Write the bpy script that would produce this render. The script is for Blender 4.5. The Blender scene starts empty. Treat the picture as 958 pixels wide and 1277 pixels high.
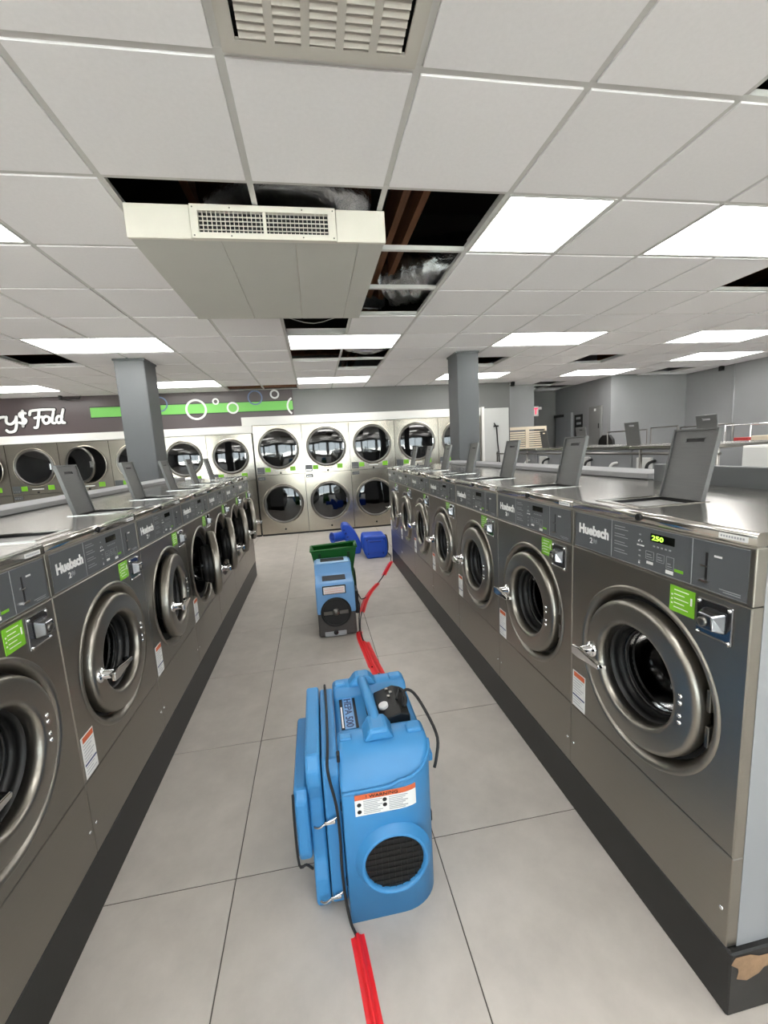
import bpy, bmesh, math, random
from mathutils import Matrix, Vector
random.seed(7)
SC = bpy.context.scene
COL = SC.collection
PI = math.pi

# ------------------------------------------------------------------ camera
CAMH = 1.4933
CZ = 2.6853                      # ceiling height
R_ = (0.98479645, -0.16469163, -0.05525043)
U_ = (0.07826132, 0.13668361, 0.98751848)
F_ = (0.15508420, 0.97682867, -0.14749452)
FPX = 520.7268
cam = bpy.data.cameras.new('camera')
cam.sensor_fit = 'VERTICAL'; cam.sensor_height = 36.0; cam.lens = FPX / 1277 * 36.0
cam.clip_start = 0.05; cam.clip_end = 200
camo = bpy.data.objects.new('camera', cam); COL.objects.link(camo)
camo.matrix_world = Matrix(((R_[0], U_[0], -F_[0], 0), (R_[1], U_[1], -F_[1], 0), (R_[2], U_[2], -F_[2], CAMH), (0, 0, 0, 1)))
SC.camera = camo

# ------------------------------------------------------------------ world, daylight, exposure
SKY_STRENGTH = 5.0
LAMP_STRENGTH = 6.2
SUN_STRENGTH = 95.0
w = bpy.data.worlds.new('overcast_sky'); SC.world = w; w.use_nodes = True
wb = w.node_tree.nodes['Background']
wb.inputs[0].default_value = (0.90, 0.95, 1.0, 1); wb.inputs[1].default_value = SKY_STRENGTH
sl_ = bpy.data.lights.new('sun', 'SUN'); sl_.energy = SUN_STRENGTH; sl_.angle = 0.01; sl_.color = (1.0, 0.98, 0.96)
so_ = bpy.data.objects.new('sun', sl_); COL.objects.link(so_); so_.rotation_euler = (math.radians(-20), math.radians(34), 0)   # high, from over the building: lights the forecourt only
SC.view_settings.view_transform = 'Standard'; SC.view_settings.look = 'None'
SC.view_settings.exposure = 0.78; SC.view_settings.gamma = 1.0; SC.view_settings.use_curve_mapping = False
WIN = [(-7.4, -4.9), (-4.6, -2.1), (-1.8, 0.7), (1.0, 3.5), (3.8, 6.3)]   # storefront windows behind the camera
WY, WZ0, WZ1 = -5.5, 0.35, 2.45
for a, b in WIN:
    pl = bpy.data.lights.new('window_portal', 'AREA'); pl.shape = 'RECTANGLE'; pl.size = b - a; pl.size_y = WZ1 - WZ0
    pl.cycles.is_portal = True
    po = bpy.data.objects.new('window_portal', pl); COL.objects.link(po)
    po.location = ((a + b) / 2, WY - 0.12, (WZ0 + WZ1) / 2); po.rotation_euler = (PI / 2, 0, 0)

# ------------------------------------------------------------------ materials
def lin(c):
    def f(v):
        v /= 255.0
        return v / 12.92 if v <= 0.04045 else ((v + 0.055) / 1.055) ** 2.4
    return (f(c[0]), f(c[1]), f(c[2]), 1.0)

MATS = {}
def mat(name, rgb, rough=0.5, metal=0.0, var=0.0, scale=8.0, stretch=None, bump=0.0, objvar=0.0, spec=0.5, coat=0.0, emit=None, emits=0.0, rvar=0.0):
    m = bpy.data.materials.new(name); m.use_nodes = True
    nt = m.node_tree; b = nt.nodes['Principled BSDF']
    c = lin(rgb)
    b.inputs['Base Color'].default_value = c
    b.inputs['Roughness'].default_value = rough; b.inputs['Metallic'].default_value = metal
    b.inputs['Specular IOR Level'].default_value = spec
    if coat: b.inputs['Coat Weight'].default_value = coat; b.inputs['Coat Roughness'].default_value = 0.08
    if emit: b.inputs['Emission Color'].default_value = lin(emit); b.inputs['Emission Strength'].default_value = emits
    src = None
    if var or bump or rvar:
        tc = nt.nodes.new('ShaderNodeTexCoord'); mp = nt.nodes.new('ShaderNodeMapping')
        if stretch: mp.inputs['Scale'].default_value = stretch
        nz = nt.nodes.new('ShaderNodeTexNoise'); nz.inputs['Scale'].default_value = scale; nz.inputs['Detail'].default_value = 6; nz.inputs['Roughness'].default_value = 0.6
        nt.links.new(tc.outputs['Object'], mp.inputs[0]); nt.links.new(mp.outputs[0], nz.inputs['Vector'])
        if var:
            mr = nt.nodes.new('ShaderNodeMapRange'); mr.inputs['From Min'].default_value = 0.3; mr.inputs['From Max'].default_value = 0.7
            mr.inputs['To Min'].default_value = 1 - var; mr.inputs['To Max'].default_value = 1 + var
            nt.links.new(nz.outputs['Fac'], mr.inputs[0]); src = mr.outputs[0]
        if bump:
            bp = nt.nodes.new('ShaderNodeBump'); bp.inputs['Strength'].default_value = bump; bp.inputs['Distance'].default_value = 0.01
            nt.links.new(nz.outputs['Fac'], bp.inputs['Height']); nt.links.new(bp.outputs[0], b.inputs['Normal'])
        if rvar:
            mr2 = nt.nodes.new('ShaderNodeMapRange'); mr2.inputs['To Min'].default_value = max(0.02, rough - rvar); mr2.inputs['To Max'].default_value = rough + rvar
            nt.links.new(nz.outputs['Fac'], mr2.inputs[0]); nt.links.new(mr2.outputs[0], b.inputs['Roughness'])
    if objvar:
        oi = nt.nodes.new('ShaderNodeObjectInfo'); mr3 = nt.nodes.new('ShaderNodeMapRange')
        mr3.inputs['To Min'].default_value = 1 - objvar; mr3.inputs['To Max'].default_value = 1 + objvar
        nt.links.new(oi.outputs['Random'], mr3.inputs[0])
        if src is None: src = mr3.outputs[0]
        else:
            mu = nt.nodes.new('ShaderNodeMath'); mu.operation = 'MULTIPLY'
            nt.links.new(src, mu.inputs[0]); nt.links.new(mr3.outputs[0], mu.inputs[1]); src = mu.outputs[0]
    if src is not None:
        vm = nt.nodes.new('ShaderNodeVectorMath'); vm.operation = 'SCALE'; vm.inputs[0].default_value = c[:3]
        nt.links.new(src, vm.inputs['Scale']); nt.links.new(vm.outputs[0], b.inputs['Base Color'])
    MATS[name] = m
    return m

def glass_mat(name, tint, rough=0.03, gloss=0.12, ior=1.5):
    m = bpy.data.materials.new(name); m.use_nodes = True
    nt = m.node_tree; nt.nodes.remove(nt.nodes['Principled BSDF']); out = nt.nodes['Material Output']
    tr = nt.nodes.new('ShaderNodeBsdfTransparent'); tr.inputs[0].default_value = lin(tint)
    gl = nt.nodes.new('ShaderNodeBsdfGlossy'); gl.inputs['Roughness'].default_value = rough
    fr = nt.nodes.new('ShaderNodeFresnel'); fr.inputs[0].default_value = ior
    ad = nt.nodes.new('ShaderNodeMath'); ad.operation = 'ADD'; ad.inputs[1].default_value = gloss; ad.use_clamp = True
    mx = nt.nodes.new('ShaderNodeMixShader')
    nt.links.new(fr.outputs[0], ad.inputs[0]); nt.links.new(ad.outputs[0], mx.inputs[0])
    nt.links.new(tr.outputs[0], mx.inputs[1]); nt.links.new(gl.outputs[0], mx.inputs[2]); nt.links.new(mx.outputs[0], out.inputs[0])
    MATS[name] = m
    return m

M = MATS
mat('steel', (152, 148, 140), 0.36, 1.0, var=0.015, scale=6, stretch=(1, 1, 30))
mat('steel_top', (200, 197, 190), 0.17, 1.0, var=0.015, scale=5, stretch=(20, 2, 2))
mat('steel_dryer', (182, 175, 162), 0.2, 1.0, var=0.04, scale=1.6, rvar=0.05, bump=0.12)
mat('chrome', (225, 225, 225), 0.08, 1.0)
mat('steel_dark', (120, 118, 114), 0.3, 1.0)
mat('flap_grey', (100, 101, 100), 0.42, 0.45, var=0.06, scale=5, stretch=(2, 40, 40))
mat('drum', (34, 34, 34), 0.45, 0.5)
mat('ring_dark', (26, 26, 26), 0.25)
mat('tray', (150, 150, 148), 0.4)
mat('chrome_dim', (140, 142, 146), 0.16, 1.0)
mat('rubber', (18, 18, 18), 0.45)
mat('black', (14, 14, 14), 0.5)
mat('black_base', (19, 19, 18), 0.42, var=0.25, scale=7, bump=0.05)
mat('cabinet_grey', (138, 140, 142), 0.45)
mat('panel_grey', (86, 89, 90), 0.42)
mat('overlay', (84, 87, 89), 0.35)
mat('white_ink', (230, 230, 228), 0.5)
mat('dim_ink', (150, 153, 154), 0.5)
mat('display', (12, 16, 12), 0.15)
mat('digit_green', (150, 210, 60), 0.5, emit=(160, 225, 70), emits=1.2)
mat('sticker_green', (118, 184, 38), 0.45)
mat('sticker_white', (228, 228, 226), 0.5)
mat('sticker_orange', (205, 98, 58), 0.5)
mat('sticker_blue', (54, 66, 112), 0.5)
mat('ink_grey', (160, 162, 166), 0.6)
mat('ceiling_tile', (241, 239, 240), 0.9, var=0.02, scale=60, objvar=0.03)
mat('ceiling_grid', (206, 205, 202), 0.55)
mat('diffuser', (255, 255, 255), 0.5, emit=(255, 253, 250), emits=LAMP_STRENGTH)
mat('vent_cream', (196, 192, 184), 0.5)
mat('ac_cream', (216, 211, 200), 0.55, var=0.03, scale=4)
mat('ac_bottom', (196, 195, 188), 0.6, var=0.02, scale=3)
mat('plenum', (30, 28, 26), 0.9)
mat('wood', (112, 72, 44), 0.7, var=0.3, scale=5, stretch=(8, 0.6, 8))
mat('foil', (190, 192, 194), 0.22, 1.0, bump=1.0, scale=14, var=0.2)
mat('floor_tile', (184, 178, 171), 0.42, var=0.11, scale=5.5, objvar=0.035, rvar=0.08, bump=0.02)
mat('grout', (88, 84, 78), 0.9)
mat('wall_grey', (140, 141, 142), 0.7, var=0.03, scale=2)
mat('wall_mid', (106, 107, 105), 0.6, var=0.03, scale=2)
mat('wall_dark', (104, 104, 103), 0.6)
mat('column_grey', (79, 82, 84), 0.5, var=0.02, scale=3)
mat('sign_plum', (76, 66, 67), 0.3)
mat('sign_green', (112, 190, 84), 0.45)
mat('white_paint', (226, 225, 220), 0.55)
mat('door_white', (186, 187, 184), 0.5)
mat('circle_blue', (98, 116, 152), 0.5)
mat('hepa_blue', (56, 128, 182), 0.42, var=0.04, scale=9)
mat('hepa_blue2', (54, 124, 178), 0.42)
mat('navy', (24, 52, 96), 0.4)
mat('royal', (28, 78, 190), 0.4)
mat('royal_dark', (18, 50, 140), 0.45)
mat('green_plastic', (22, 92, 34), 0.38)
mat('green_dark', (10, 48, 18), 0.5)
mat('dehu_blue', (104, 152, 200), 0.4)
mat('dehu_light', (150, 184, 216), 0.4)
mat('dehu_grey', (72, 68, 66), 0.55)
mat('tape_red', (222, 34, 40), 0.35)
mat('louver', (222, 208, 186), 0.6)
mat('door_grey', (118, 118, 116), 0.6)
mat('exit_red', (230, 60, 90), 0.5, emit=(255, 60, 90), emits=1.0)
mat('pipe_white', (215, 215, 212), 0.4)
mat('red_print', (190, 60, 60), 0.5)
mat('wear_brown', (140, 112, 84), 0.8, var=0.4, scale=14)
mat('bounce_concrete', (200, 198, 192), 0.9)  # unseen concrete forecourt, colour lightened to bounce sun onto the ceiling
glass_mat('glass_dark', (120, 122, 122), 0.12, 0.0, 1.28)
glass_mat('glass_dryer', (80, 82, 84), 0.04, 0.06)
glass_mat('glass_window', (240, 244, 244), 0.02, 0.0)

# ------------------------------------------------------------------ mesh helpers
class B:
    """collects shapes in one bmesh; build() links it as one object"""
    def __init__(s): s.bm = bmesh.new()
    def face(s, pts, smooth=False):
        vs = [s.bm.verts.new(p) for p in pts]
        f = s.bm.faces.new(vs); f.smooth = smooth; return f
    def box(s, x0, x1, y0, y1, z0, z1, bev=0.0, mtx=None, seg=2):
        t = bmesh.new(); bmesh.ops.create_cube(t, size=1.0)
        for v in t.verts:
            v.co = Vector(((x0 + x1) / 2 + v.co.x * (x1 - x0), (y0 + y1) / 2 + v.co.y * (y1 - y0), (z0 + z1) / 2 + v.co.z * (z1 - z0)))
        if bev:
            bmesh.ops.bevel(t, geom=list(t.edges), offset=bev, segments=seg, profile=0.5, affect='EDGES')
        s.merge(t, mtx); return s
    def merge(s, t, mtx=None):
        if mtx is not None: bmesh.ops.transform(t, matrix=mtx, verts=t.verts)
        mp = {v: s.bm.verts.new(v.co) for v in t.verts}
        for f in t.faces:
            try:
                nf = s.bm.faces.new([mp[v] for v in f.verts]); nf.smooth = f.smooth
            except ValueError: pass
        t.free()
    def lathe(s, prof, cx=0, cz=0, y0=0.0, n=48, smooth=True, cap=False, mtx=None):
        """prof: (radius, y); axis along Y through (cx, cz)"""
        t = bmesh.new(); rings = []
        for r, y in prof:
            if r < 1e-6: rings.append([t.verts.new((cx, y0 + y, cz))])
            else: rings.append([t.verts.new((cx + r * math.cos(2 * PI * k / n), y0 + y, cz + r * math.sin(2 * PI * k / n))) for k in range(n)])
        for a, b in zip(rings[:-1], rings[1:]):
            for k in range(n):
                k2 = (k + 1) % n
                if len(a) == 1 and len(b) == 1: continue
                if len(b) == 1: q = [a[k], a[k2], b[0]]
                elif len(a) == 1: q = [a[0], b[k2], b[k]]
                else: q = [a[k], a[k2], b[k2], b[k]]
                f = t.faces.new(q); f.smooth = smooth
        if cap and len(rings[-1]) > 1: t.faces.new(rings[-1])
        s.merge(t, mtx); return s
    def cyl(s, p, q, r, n=16, r2=None, cap=True, smooth=True):
        p, q = Vector(p), Vector(q); d = (q - p); L = d.length
        t = bmesh.new(); r2 = r if r2 is None else r2
        a = [t.verts.new((r * math.cos(2 * PI * k / n), r * math.sin(2 * PI * k / n), 0)) for k in range(n)]
        b = [t.verts.new((r2 * math.cos(2 * PI * k / n), r2 * math.sin(2 * PI * k / n), L)) for k in range(n)]
        for k in range(n):
            f = t.faces.new([a[k], a[(k + 1) % n], b[(k + 1) % n], b[k]]); f.smooth = smooth
        if cap: t.faces.new(a[::-1]); t.faces.new(b)
        rot = Vector((0, 0, 1)).rotation_difference(d.normalized()).to_matrix().to_4x4()
        s.merge(t, Matrix.Translation(p) @ rot); return s
    def tube(s, pts, r, n=8, sub=4):
        P = spline(pts, sub); rings = []; t = bmesh.new()
        up = Vector((0, 0, 1)); prev = None
        for i, p in enumerate(P):
            d = (P[min(i + 1, len(P) - 1)] - P[max(i - 1, 0)])
            if d.length < 1e-9: d = Vector((0, 1, 0))
            d.normalize()
            if prev is None:
                a = d.cross(up)
                if a.length < 0.1: a = d.cross(Vector((1, 0, 0)))
            else: a = prev - d * prev.dot(d)
            a.normalize(); prev = a; b = d.cross(a)
            rings.append([t.verts.new(p + a * (r * math.cos(2 * PI * k / n)) + b * (r * math.sin(2 * PI * k / n))) for k in range(n)])
        for A, C in zip(rings[:-1], rings[1:]):
            for k in range(n):
                f = t.faces.new([A[k], A[(k + 1) % n], C[(k + 1) % n], C[k]]); f.smooth = True
        t.faces.new(rings[0][::-1]); t.faces.new(rings[-1])
        s.merge(t); return s
    def prism(s, poly, axis, a, b, bev=0.0, mtx=None, seg=2):
        """extrude a 2D polygon along an axis ('x': (y,z), 'y': (x,z), 'z': (x,y))"""
        t = bmesh.new()
        def P(u, v, c): return {'x': (c, u, v), 'y': (u, c, v), 'z': (u, v, c)}[axis]
        A = [t.verts.new(P(u, v, a)) for u, v in poly]; C = [t.verts.new(P(u, v, b)) for u, v in poly]
        n = len(poly)
        t.faces.new(A); t.faces.new(C[::-1])
        for k in range(n): t.faces.new([A[k], C[k], C[(k + 1) % n], A[(k + 1) % n]])
        bmesh.ops.recalc_face_normals(t, faces=t.faces)
        if bev: bmesh.ops.bevel(t, geom=list(t.edges), offset=bev, segments=seg, profile=0.5, affect='EDGES')
        s.merge(t, mtx); return s
    def mesh(s, name, fix=True):
        if fix: bmesh.ops.recalc_face_normals(s.bm, faces=s.bm.faces)
        me = bpy.data.meshes.new(name); s.bm.to_mesh(me); s.bm.free(); return me
    def build(s, name, m, parent=None, fix=True, loc=None):
        return ob(name, s.mesh(name, fix), m, parent, loc)

def spline(pts, sub):
    P = [Vector(p) for p in pts]
    if sub <= 1 or len(P) < 3: return P
    out = []
    for i in range(len(P) - 1):
        p0, p1, p2, p3 = P[max(i - 1, 0)], P[i], P[i + 1], P[min(i + 2, len(P) - 1)]
        for k in range(sub):
            t = k / sub
            out.append(0.5 * ((2 * p1) + (p2 - p0) * t + (2 * p0 - 5 * p1 + 4 * p2 - p3) * t * t + (3 * p1 - p0 - 3 * p2 + p3) * t ** 3))
    out.append(P[-1]); return out

def ob(name, me, m, parent=None, loc=None):
    o = bpy.data.objects.new(name, me); COL.objects.link(o)
    if m and not me.materials: me.materials.append(M[m])
    if parent: o.parent = parent
    if loc: o.location = loc
    return o
def thing(name, label, cat, loc=(0, 0, 0), rz=0, group=None):
    o = bpy.data.objects.new(name, None); COL.objects.link(o); o.empty_display_size = 0.1
    o.location = loc; o.rotation_euler = (0, 0, rz); tag(o, label, cat, group); return o
def tag(o, label, cat, group=None):
    o['label'] = label; o['category'] = cat
    if group: o['group'] = group
    return o
def struct(o): o['kind'] = 'structure'; return o
def copy_tree(o, parent=None):
    c = o.copy(); COL.objects.link(c); c.parent = parent
    for ch in o.children: copy_tree(ch, c)
    return c
def text_mesh(txt, size, ext=0.0005, off=0.0, shear=0.0, align='LEFT'):
    cu = bpy.data.curves.new('t', 'FONT'); cu.body = txt; cu.size = size; cu.extrude = ext; cu.offset = off; cu.shear = shear
    cu.align_x = align; cu.resolution_u = 3
    o = bpy.data.objects.new('t', cu); COL.objects.link(o)
    bpy.context.view_layer.update()
    me = bpy.data.meshes.new_from_object(o.evaluated_get(bpy.context.evaluated_depsgraph_get()))
    bpy.data.objects.remove(o); bpy.data.curves.remove(cu)
    return me
def text_front(txt, size, w, h, u, z, y, off=0.0, shear=0.0, ext=0.0005):
    """text scaled to w x h with lower left corner at (u, z), facing -Y"""
    me = text_mesh(txt, size, ext, off, shear)
    xs = [v.co.x for v in me.vertices]; ys = [v.co.y for v in me.vertices]
    sx = w / (max(xs) - min(xs)); sy = h / (max(ys) - min(ys)); x0, y0 = min(xs), min(ys)
    for v in me.vertices: v.co = Vector((u + (v.co.x - x0) * sx, y - v.co.z, z + (v.co.y - y0) * sy))
    return me
def hole_panel(b, x0, x1, z0, z1, cx, cz, r, y, n=48):
    """flat rectangle in XZ at depth y with a round hole"""
    angs = sorted(set([2 * PI * k / n for k in range(n)]))
    def outer(a):
        c, s = math.cos(a), math.sin(a); t = 1e9
        if c > 1e-9: t = min(t, (x1 - cx) / c)
        if c < -1e-9: t = min(t, (x0 - cx) / c)
        if s > 1e-9: t = min(t, (z1 - cz) / s)
        if s < -1e-9: t = min(t, (z0 - cz) / s)
        return (cx + c * t, y, cz + s * t)
    corners = {}
    for qx, qz in ((x1, z1), (x0, z1), (x0, z0), (x1, z0)):
        a = math.atan2(qz - cz, qx - cx) % (2 * PI); corners[a] = (qx, y, qz)
    bm = b.bm
    inn = [bm.verts.new((cx + r * math.cos(a), y, cz + r * math.sin(a))) for a in angs]
    outv = [bm.verts.new(outer(a)) for a in angs]
    for k in range(n):
        k2 = (k + 1) % n; a, a2 = angs[k], angs[k2] if k2 else 2 * PI
        cc = [bm.verts.new(p) for ca, p in sorted(corners.items()) if a + 1e-6 < ca < a2 - 1e-6]
        bm.faces.new([inn[k], outv[k]] + cc + [outv[k2], inn[k2]])
    return b

# ------------------------------------------------------------------ room shell
X0, X1 = -8.2, 7.68
YB = 8.1
TOPZ = 3.6
T = 0.6096
GX0, GY0 = -0.7946, 1.4829
def gx(i): return GX0 + T * i
def gy(j): return GY0 + T * j

# floor: grout bed with single tiles
FT, FX0, FY0 = 0.7377, -0.3940, 1.3742
fl = struct(B().box(X0, X1 + 0.2, WY - 0.2, 9.9, -0.12, -0.003).build('floor', 'grout'))
tile_me = B().box(-FT / 2 + 0.002, FT / 2 - 0.002, -FT / 2 + 0.002, FT / 2 - 0.002, -0.012, 0, bev=0.0012, seg=1).mesh('floor_tile')
rest = B()
for i in range(-11, 11):
    for j in range(-10, 12):
        xa, ya = FX0 + i * FT, FY0 + j * FT
        if xa > 7.6 or xa + FT < X0 or ya > 9.8 or ya + FT < WY: continue
        if (-1 <= i <= 1 and -1 <= j <= 8) or (j in (6, 7, 8) and -2 <= i <= 2):
            ob('floor_tile', tile_me, 'floor_tile', fl, (xa + FT / 2, ya + FT / 2, 0))
        else:
            rest.box(xa + 0.002, min(xa + FT, 7.68) - 0.002, ya + 0.002, min(ya + FT, 9.8) - 0.002, -0.012, 0)
r = rest.build('floor_tile', 'floor_tile', fl); r['kind'] = 'stuff'

def wall(name, x0, x1, y0, y1, z0, z1, m): return struct(B().box(x0, x1, y0, y1, z0, z1).build(name, m))
# far wall: plain lower part hidden by the dryers, bulkhead above
wall('wall_back', X0, 3.98, YB + 0.02, YB + 0.16, 0, TOPZ, 'wall_mid')
wall('wall_back_pilaster', 3.98, 4.72, 8.5, 8.64, 0, TOPZ, 'wall_grey')
wall('wall_back_return', 3.9, 3.98, YB + 0.16, 8.64, 0, TOPZ, 'wall_grey')
wall('wall_alcove_side', 4.66, 4.72, 8.64, 9.7, 0, TOPZ, 'wall_mid')
wall('wall_alcove_end', 4.66, 6.1, 9.7, 9.84, 0, TOPZ, 'wall_mid')
wall('wall_right_alcove', 5.96, 6.1, 7.88, 9.7, 0, TOPZ, 'wall_grey')
wall('wall_right_return', 5.96, X1, 7.74, 7.88, 0, TOPZ, 'wall_grey')
wall('wall_right', X1, X1 + 0.14, WY, 7.88, 0, TOPZ, 'wall_grey')
wall('wall_left', X0 - 0.14, X0, WY, YB + 0.16, 0, TOPZ, 'wall_grey')
# storefront behind the camera
fb = B()
fb.box(X0, X1, WY - 0.2, WY, 0, WZ0); fb.box(X0, X1, WY - 0.2, WY, WZ1, TOPZ)
edges = [X0] + [v for p in WIN for v in p] + [X1]
for k in range(0, len(edges), 2): fb.box(edges[k], edges[k + 1], WY - 0.2, WY, WZ0, WZ1)
struct(fb.build('wall_front', 'wall_grey'))
for k, (a, b) in enumerate(WIN):
    f = B()
    f.box(a, b, WY - 0.14, WY - 0.06, WZ0, WZ0 + 0.06); f.box(a, b, WY - 0.14, WY - 0.06, WZ1 - 0.06, WZ1)
    for x in (a, (a + b) / 2 - 0.03, b - 0.06): f.box(x, x + 0.06, WY - 0.14, WY - 0.06, WZ0 + 0.06, WZ1 - 0.06)
    wf = struct(f.build('window_%d' % (k + 1), 'black'))
    for x0, x1 in ((a + 0.06, (a + b) / 2 - 0.03), ((a + b) / 2 + 0.03, b - 0.06)):
        B().box(x0, x1, WY - 0.104, WY - 0.096, WZ0 + 0.06, WZ1 - 0.06).build('pane', 'glass_window', wf)
struct(B().box(-40, 40, -50, WY - 0.2, -0.3, -0.12).build('ground', 'bounce_concrete'))
# roof deck and plenum
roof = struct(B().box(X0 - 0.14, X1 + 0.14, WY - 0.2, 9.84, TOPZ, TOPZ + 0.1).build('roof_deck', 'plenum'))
for x in [0.66, 0.78] + [0.72 + 1.3 * k for k in range(-6, 6) if k]:
    B().box(x - 0.022, x + 0.022, WY, 8.1, 2.98, 3.2).build('joist', 'wood', roof)
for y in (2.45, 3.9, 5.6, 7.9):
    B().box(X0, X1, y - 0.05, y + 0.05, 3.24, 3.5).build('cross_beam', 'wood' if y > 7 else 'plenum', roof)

B().box(-1.6, 0.45, 7.98, 8.1, 2.72, 2.98).build('header_beam', 'wood', roof)
# ------------------------------------------------------------------ ceiling grid
HOLES = {(0, 1), (1, 1), (0, 2), (1, 2), (2, 1), (2, 2), (2, 3), (1, 4), (1, 6), (2, 6), (2, 7), (-4, 6), (7, 2), (8, 7), (5, 7), (12, 9), (4, -1),
         (-1, 10), (0, 10), (9, 11), (9, 12), (10, 12)}
LIGHTS = [(3, 1, 1), (5, 1, 2), (-3, 1, 2), (1, 5, 2), (1, 9, 2), (-3, 5, 2), (-7, 9, 2), (-3, 9, 2), (5, 5, 2), (9, 5, 2), (11, 7, 2), (9, 9, 2), (5, 9, 2),
          (9, 1, 2), (-7, 1, 2), (-7, 5, 2), (-11, 5, 2), (1, -3, 2), (5, -3, 2), (9, -3, 2), (-3, -3, 2), (-7, -3, 2), (1, -7, 2), (5, -7, 2), (9, -7, 2), (-3, -7, 2), (-7, -7, 2)]
LCELL = {(i + k, j) for i, j, n in LIGHTS for k in range(n)}
VENT = (1, -1)
def inframe(x, y, z):
    d = Vector((x, y, z - CAMH)); zz = d.dot(Vector(F_))
    if zz < 0.1: return False
    px = 479 + FPX * d.dot(Vector(R_)) / zz; py = 638.5 - FPX * d.dot(Vector(U_)) / zz
    return -5 < px < 963 and -5 < py < 1282
def in_room(x, y):
    if y < YB: return X0 < x < X1 and y > WY and not (y > 7.74 and x > 5.96)
    return (y < 9.7 and 4.72 < x < 5.96) or (y < 8.5 and 3.98 < x < 5.96)
ceil = struct(B().box(X0, 3.95, YB - 0.025, YB + 0.02, CZ + 0.008, CZ + 0.014).build('ceiling', 'ceiling_grid'))
tw = T / 2 - 0.014
ctile = B().box(-tw, tw, -tw, tw, 0, 0.016, bev=0.0015, seg=1).mesh('ceiling_tile')
rest = B(); nt_ = 0
for i in range(-13, 15):
    for j in range(-12, 14):
        if (i, j) in HOLES or (i, j) in LCELL or (i, j) == VENT: continue
        x0, x1, y0, y1 = gx(i), gx(i + 1), gy(j), gy(j + 1)
        xc, yc = (x0 + x1) / 2, (y0 + y1) / 2
        if not (in_room(xc, y0 + 0.1)): continue
        full = in_room(x0 + .03, y0 + .03) and in_room(x1 - .03, y1 - .03) and in_room(x0 + .03, y1 - .03) and in_room(x1 - .03, y0 + .03)
        vis = any(inframe(x, y, CZ) for x in (x0, xc, x1) for y in (y0, yc, y1))
        if vis and full:
            ob('ceiling_tile', ctile, 'ceiling_tile', ceil, (xc, yc, CZ)); nt_ += 1
        else:
            xa, xb, ya, yb = x0 + .014, x1 - .014, y0 + .014, y1 - .014
            if y0 < YB < y1 and xc < 3.98: yb = min(yb, YB)
            if x0 < X1 < x1: xb = min(xb, X1 - 0.002)
            if x0 < 5.96 < x1 and yc > 7.74: xb = 5.95
            if y0 < 7.74 < y1 and xc > 5.96: yb = 7.735
            if vis: B().box(xa, xb, ya, yb, CZ, CZ + 0.016).build('ceiling_tile', 'ceiling_tile', ceil)
            else: rest.box(xa, xb, ya, yb, CZ, CZ + 0.016)
r = rest.build('ceiling_tile', 'ceiling_tile', ceil); r['kind'] = 'stuff'
for i in range(-12, 15):
    x = gx(i)
    if not (X0 < x < X1): continue
    ye = YB if x < 3.98 else (8.5 if x < 4.72 else (9.7 if x < 5.95 else 7.74))
    b = B().box(x - 0.013, x + 0.013, WY, ye, CZ + 0.007, CZ + 0.010)
    b.box(x - 0.002, x + 0.002, WY, ye, CZ + 0.010, CZ + 0.045)
    # the air handler hangs through the runner between its two halves
    b.build('grid_runner', 'ceiling_grid', ceil)
for j in range(-11, 14):
    y = gy(j)
    if y > 9.65: continue
    xa, xb = (X0, X1) if y < 7.74 else ((X0, 5.95) if y < YB else ((3.98, 5.95) if y < 8.5 else (4.73, 5.95)))
    b = B().box(xa, xb, y - 0.013, y + 0.013, CZ + 0.0065, CZ + 0.0095)
    b.box(xa, xb, y - 0.002, y + 0.002, CZ + 0.010, CZ + 0.038)
    b.build('cross_tee', 'ceiling_grid', ceil)
LDESC = {(3, 1): 'single square lit ceiling panel beside the open dark ceiling cells', (5, 1): 'large lit ceiling panel cut by right edge of the photo, nearest one there',
 (-3, 1): 'lit ceiling panel showing only a corner at upper left edge', (1, 5): 'lit ceiling panel just behind the ceiling air unit, over the aisle',
 (1, 9): 'farthest lit ceiling panel over the aisle, close to the far grey wall', (-3, 5): 'long lit ceiling panel in front of the left grey column',
 (-7, 9): 'lit ceiling panel at left edge above the Dry and Fold lettering', (-3, 9): 'far lit ceiling panel just right of the left grey column',
 (5, 5): 'lit ceiling panel in front of the right grey column', (9, 5): 'lit ceiling panel at right edge, upper one of the two above the right wall',
 (11, 7): 'lit ceiling panel close to the right wall, lower one of the pair there', (9, 9): 'lit ceiling panel in front of the alcove and right wall corner',
 (5, 9): 'far lit ceiling panel partly hidden behind the right grey column'}
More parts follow.
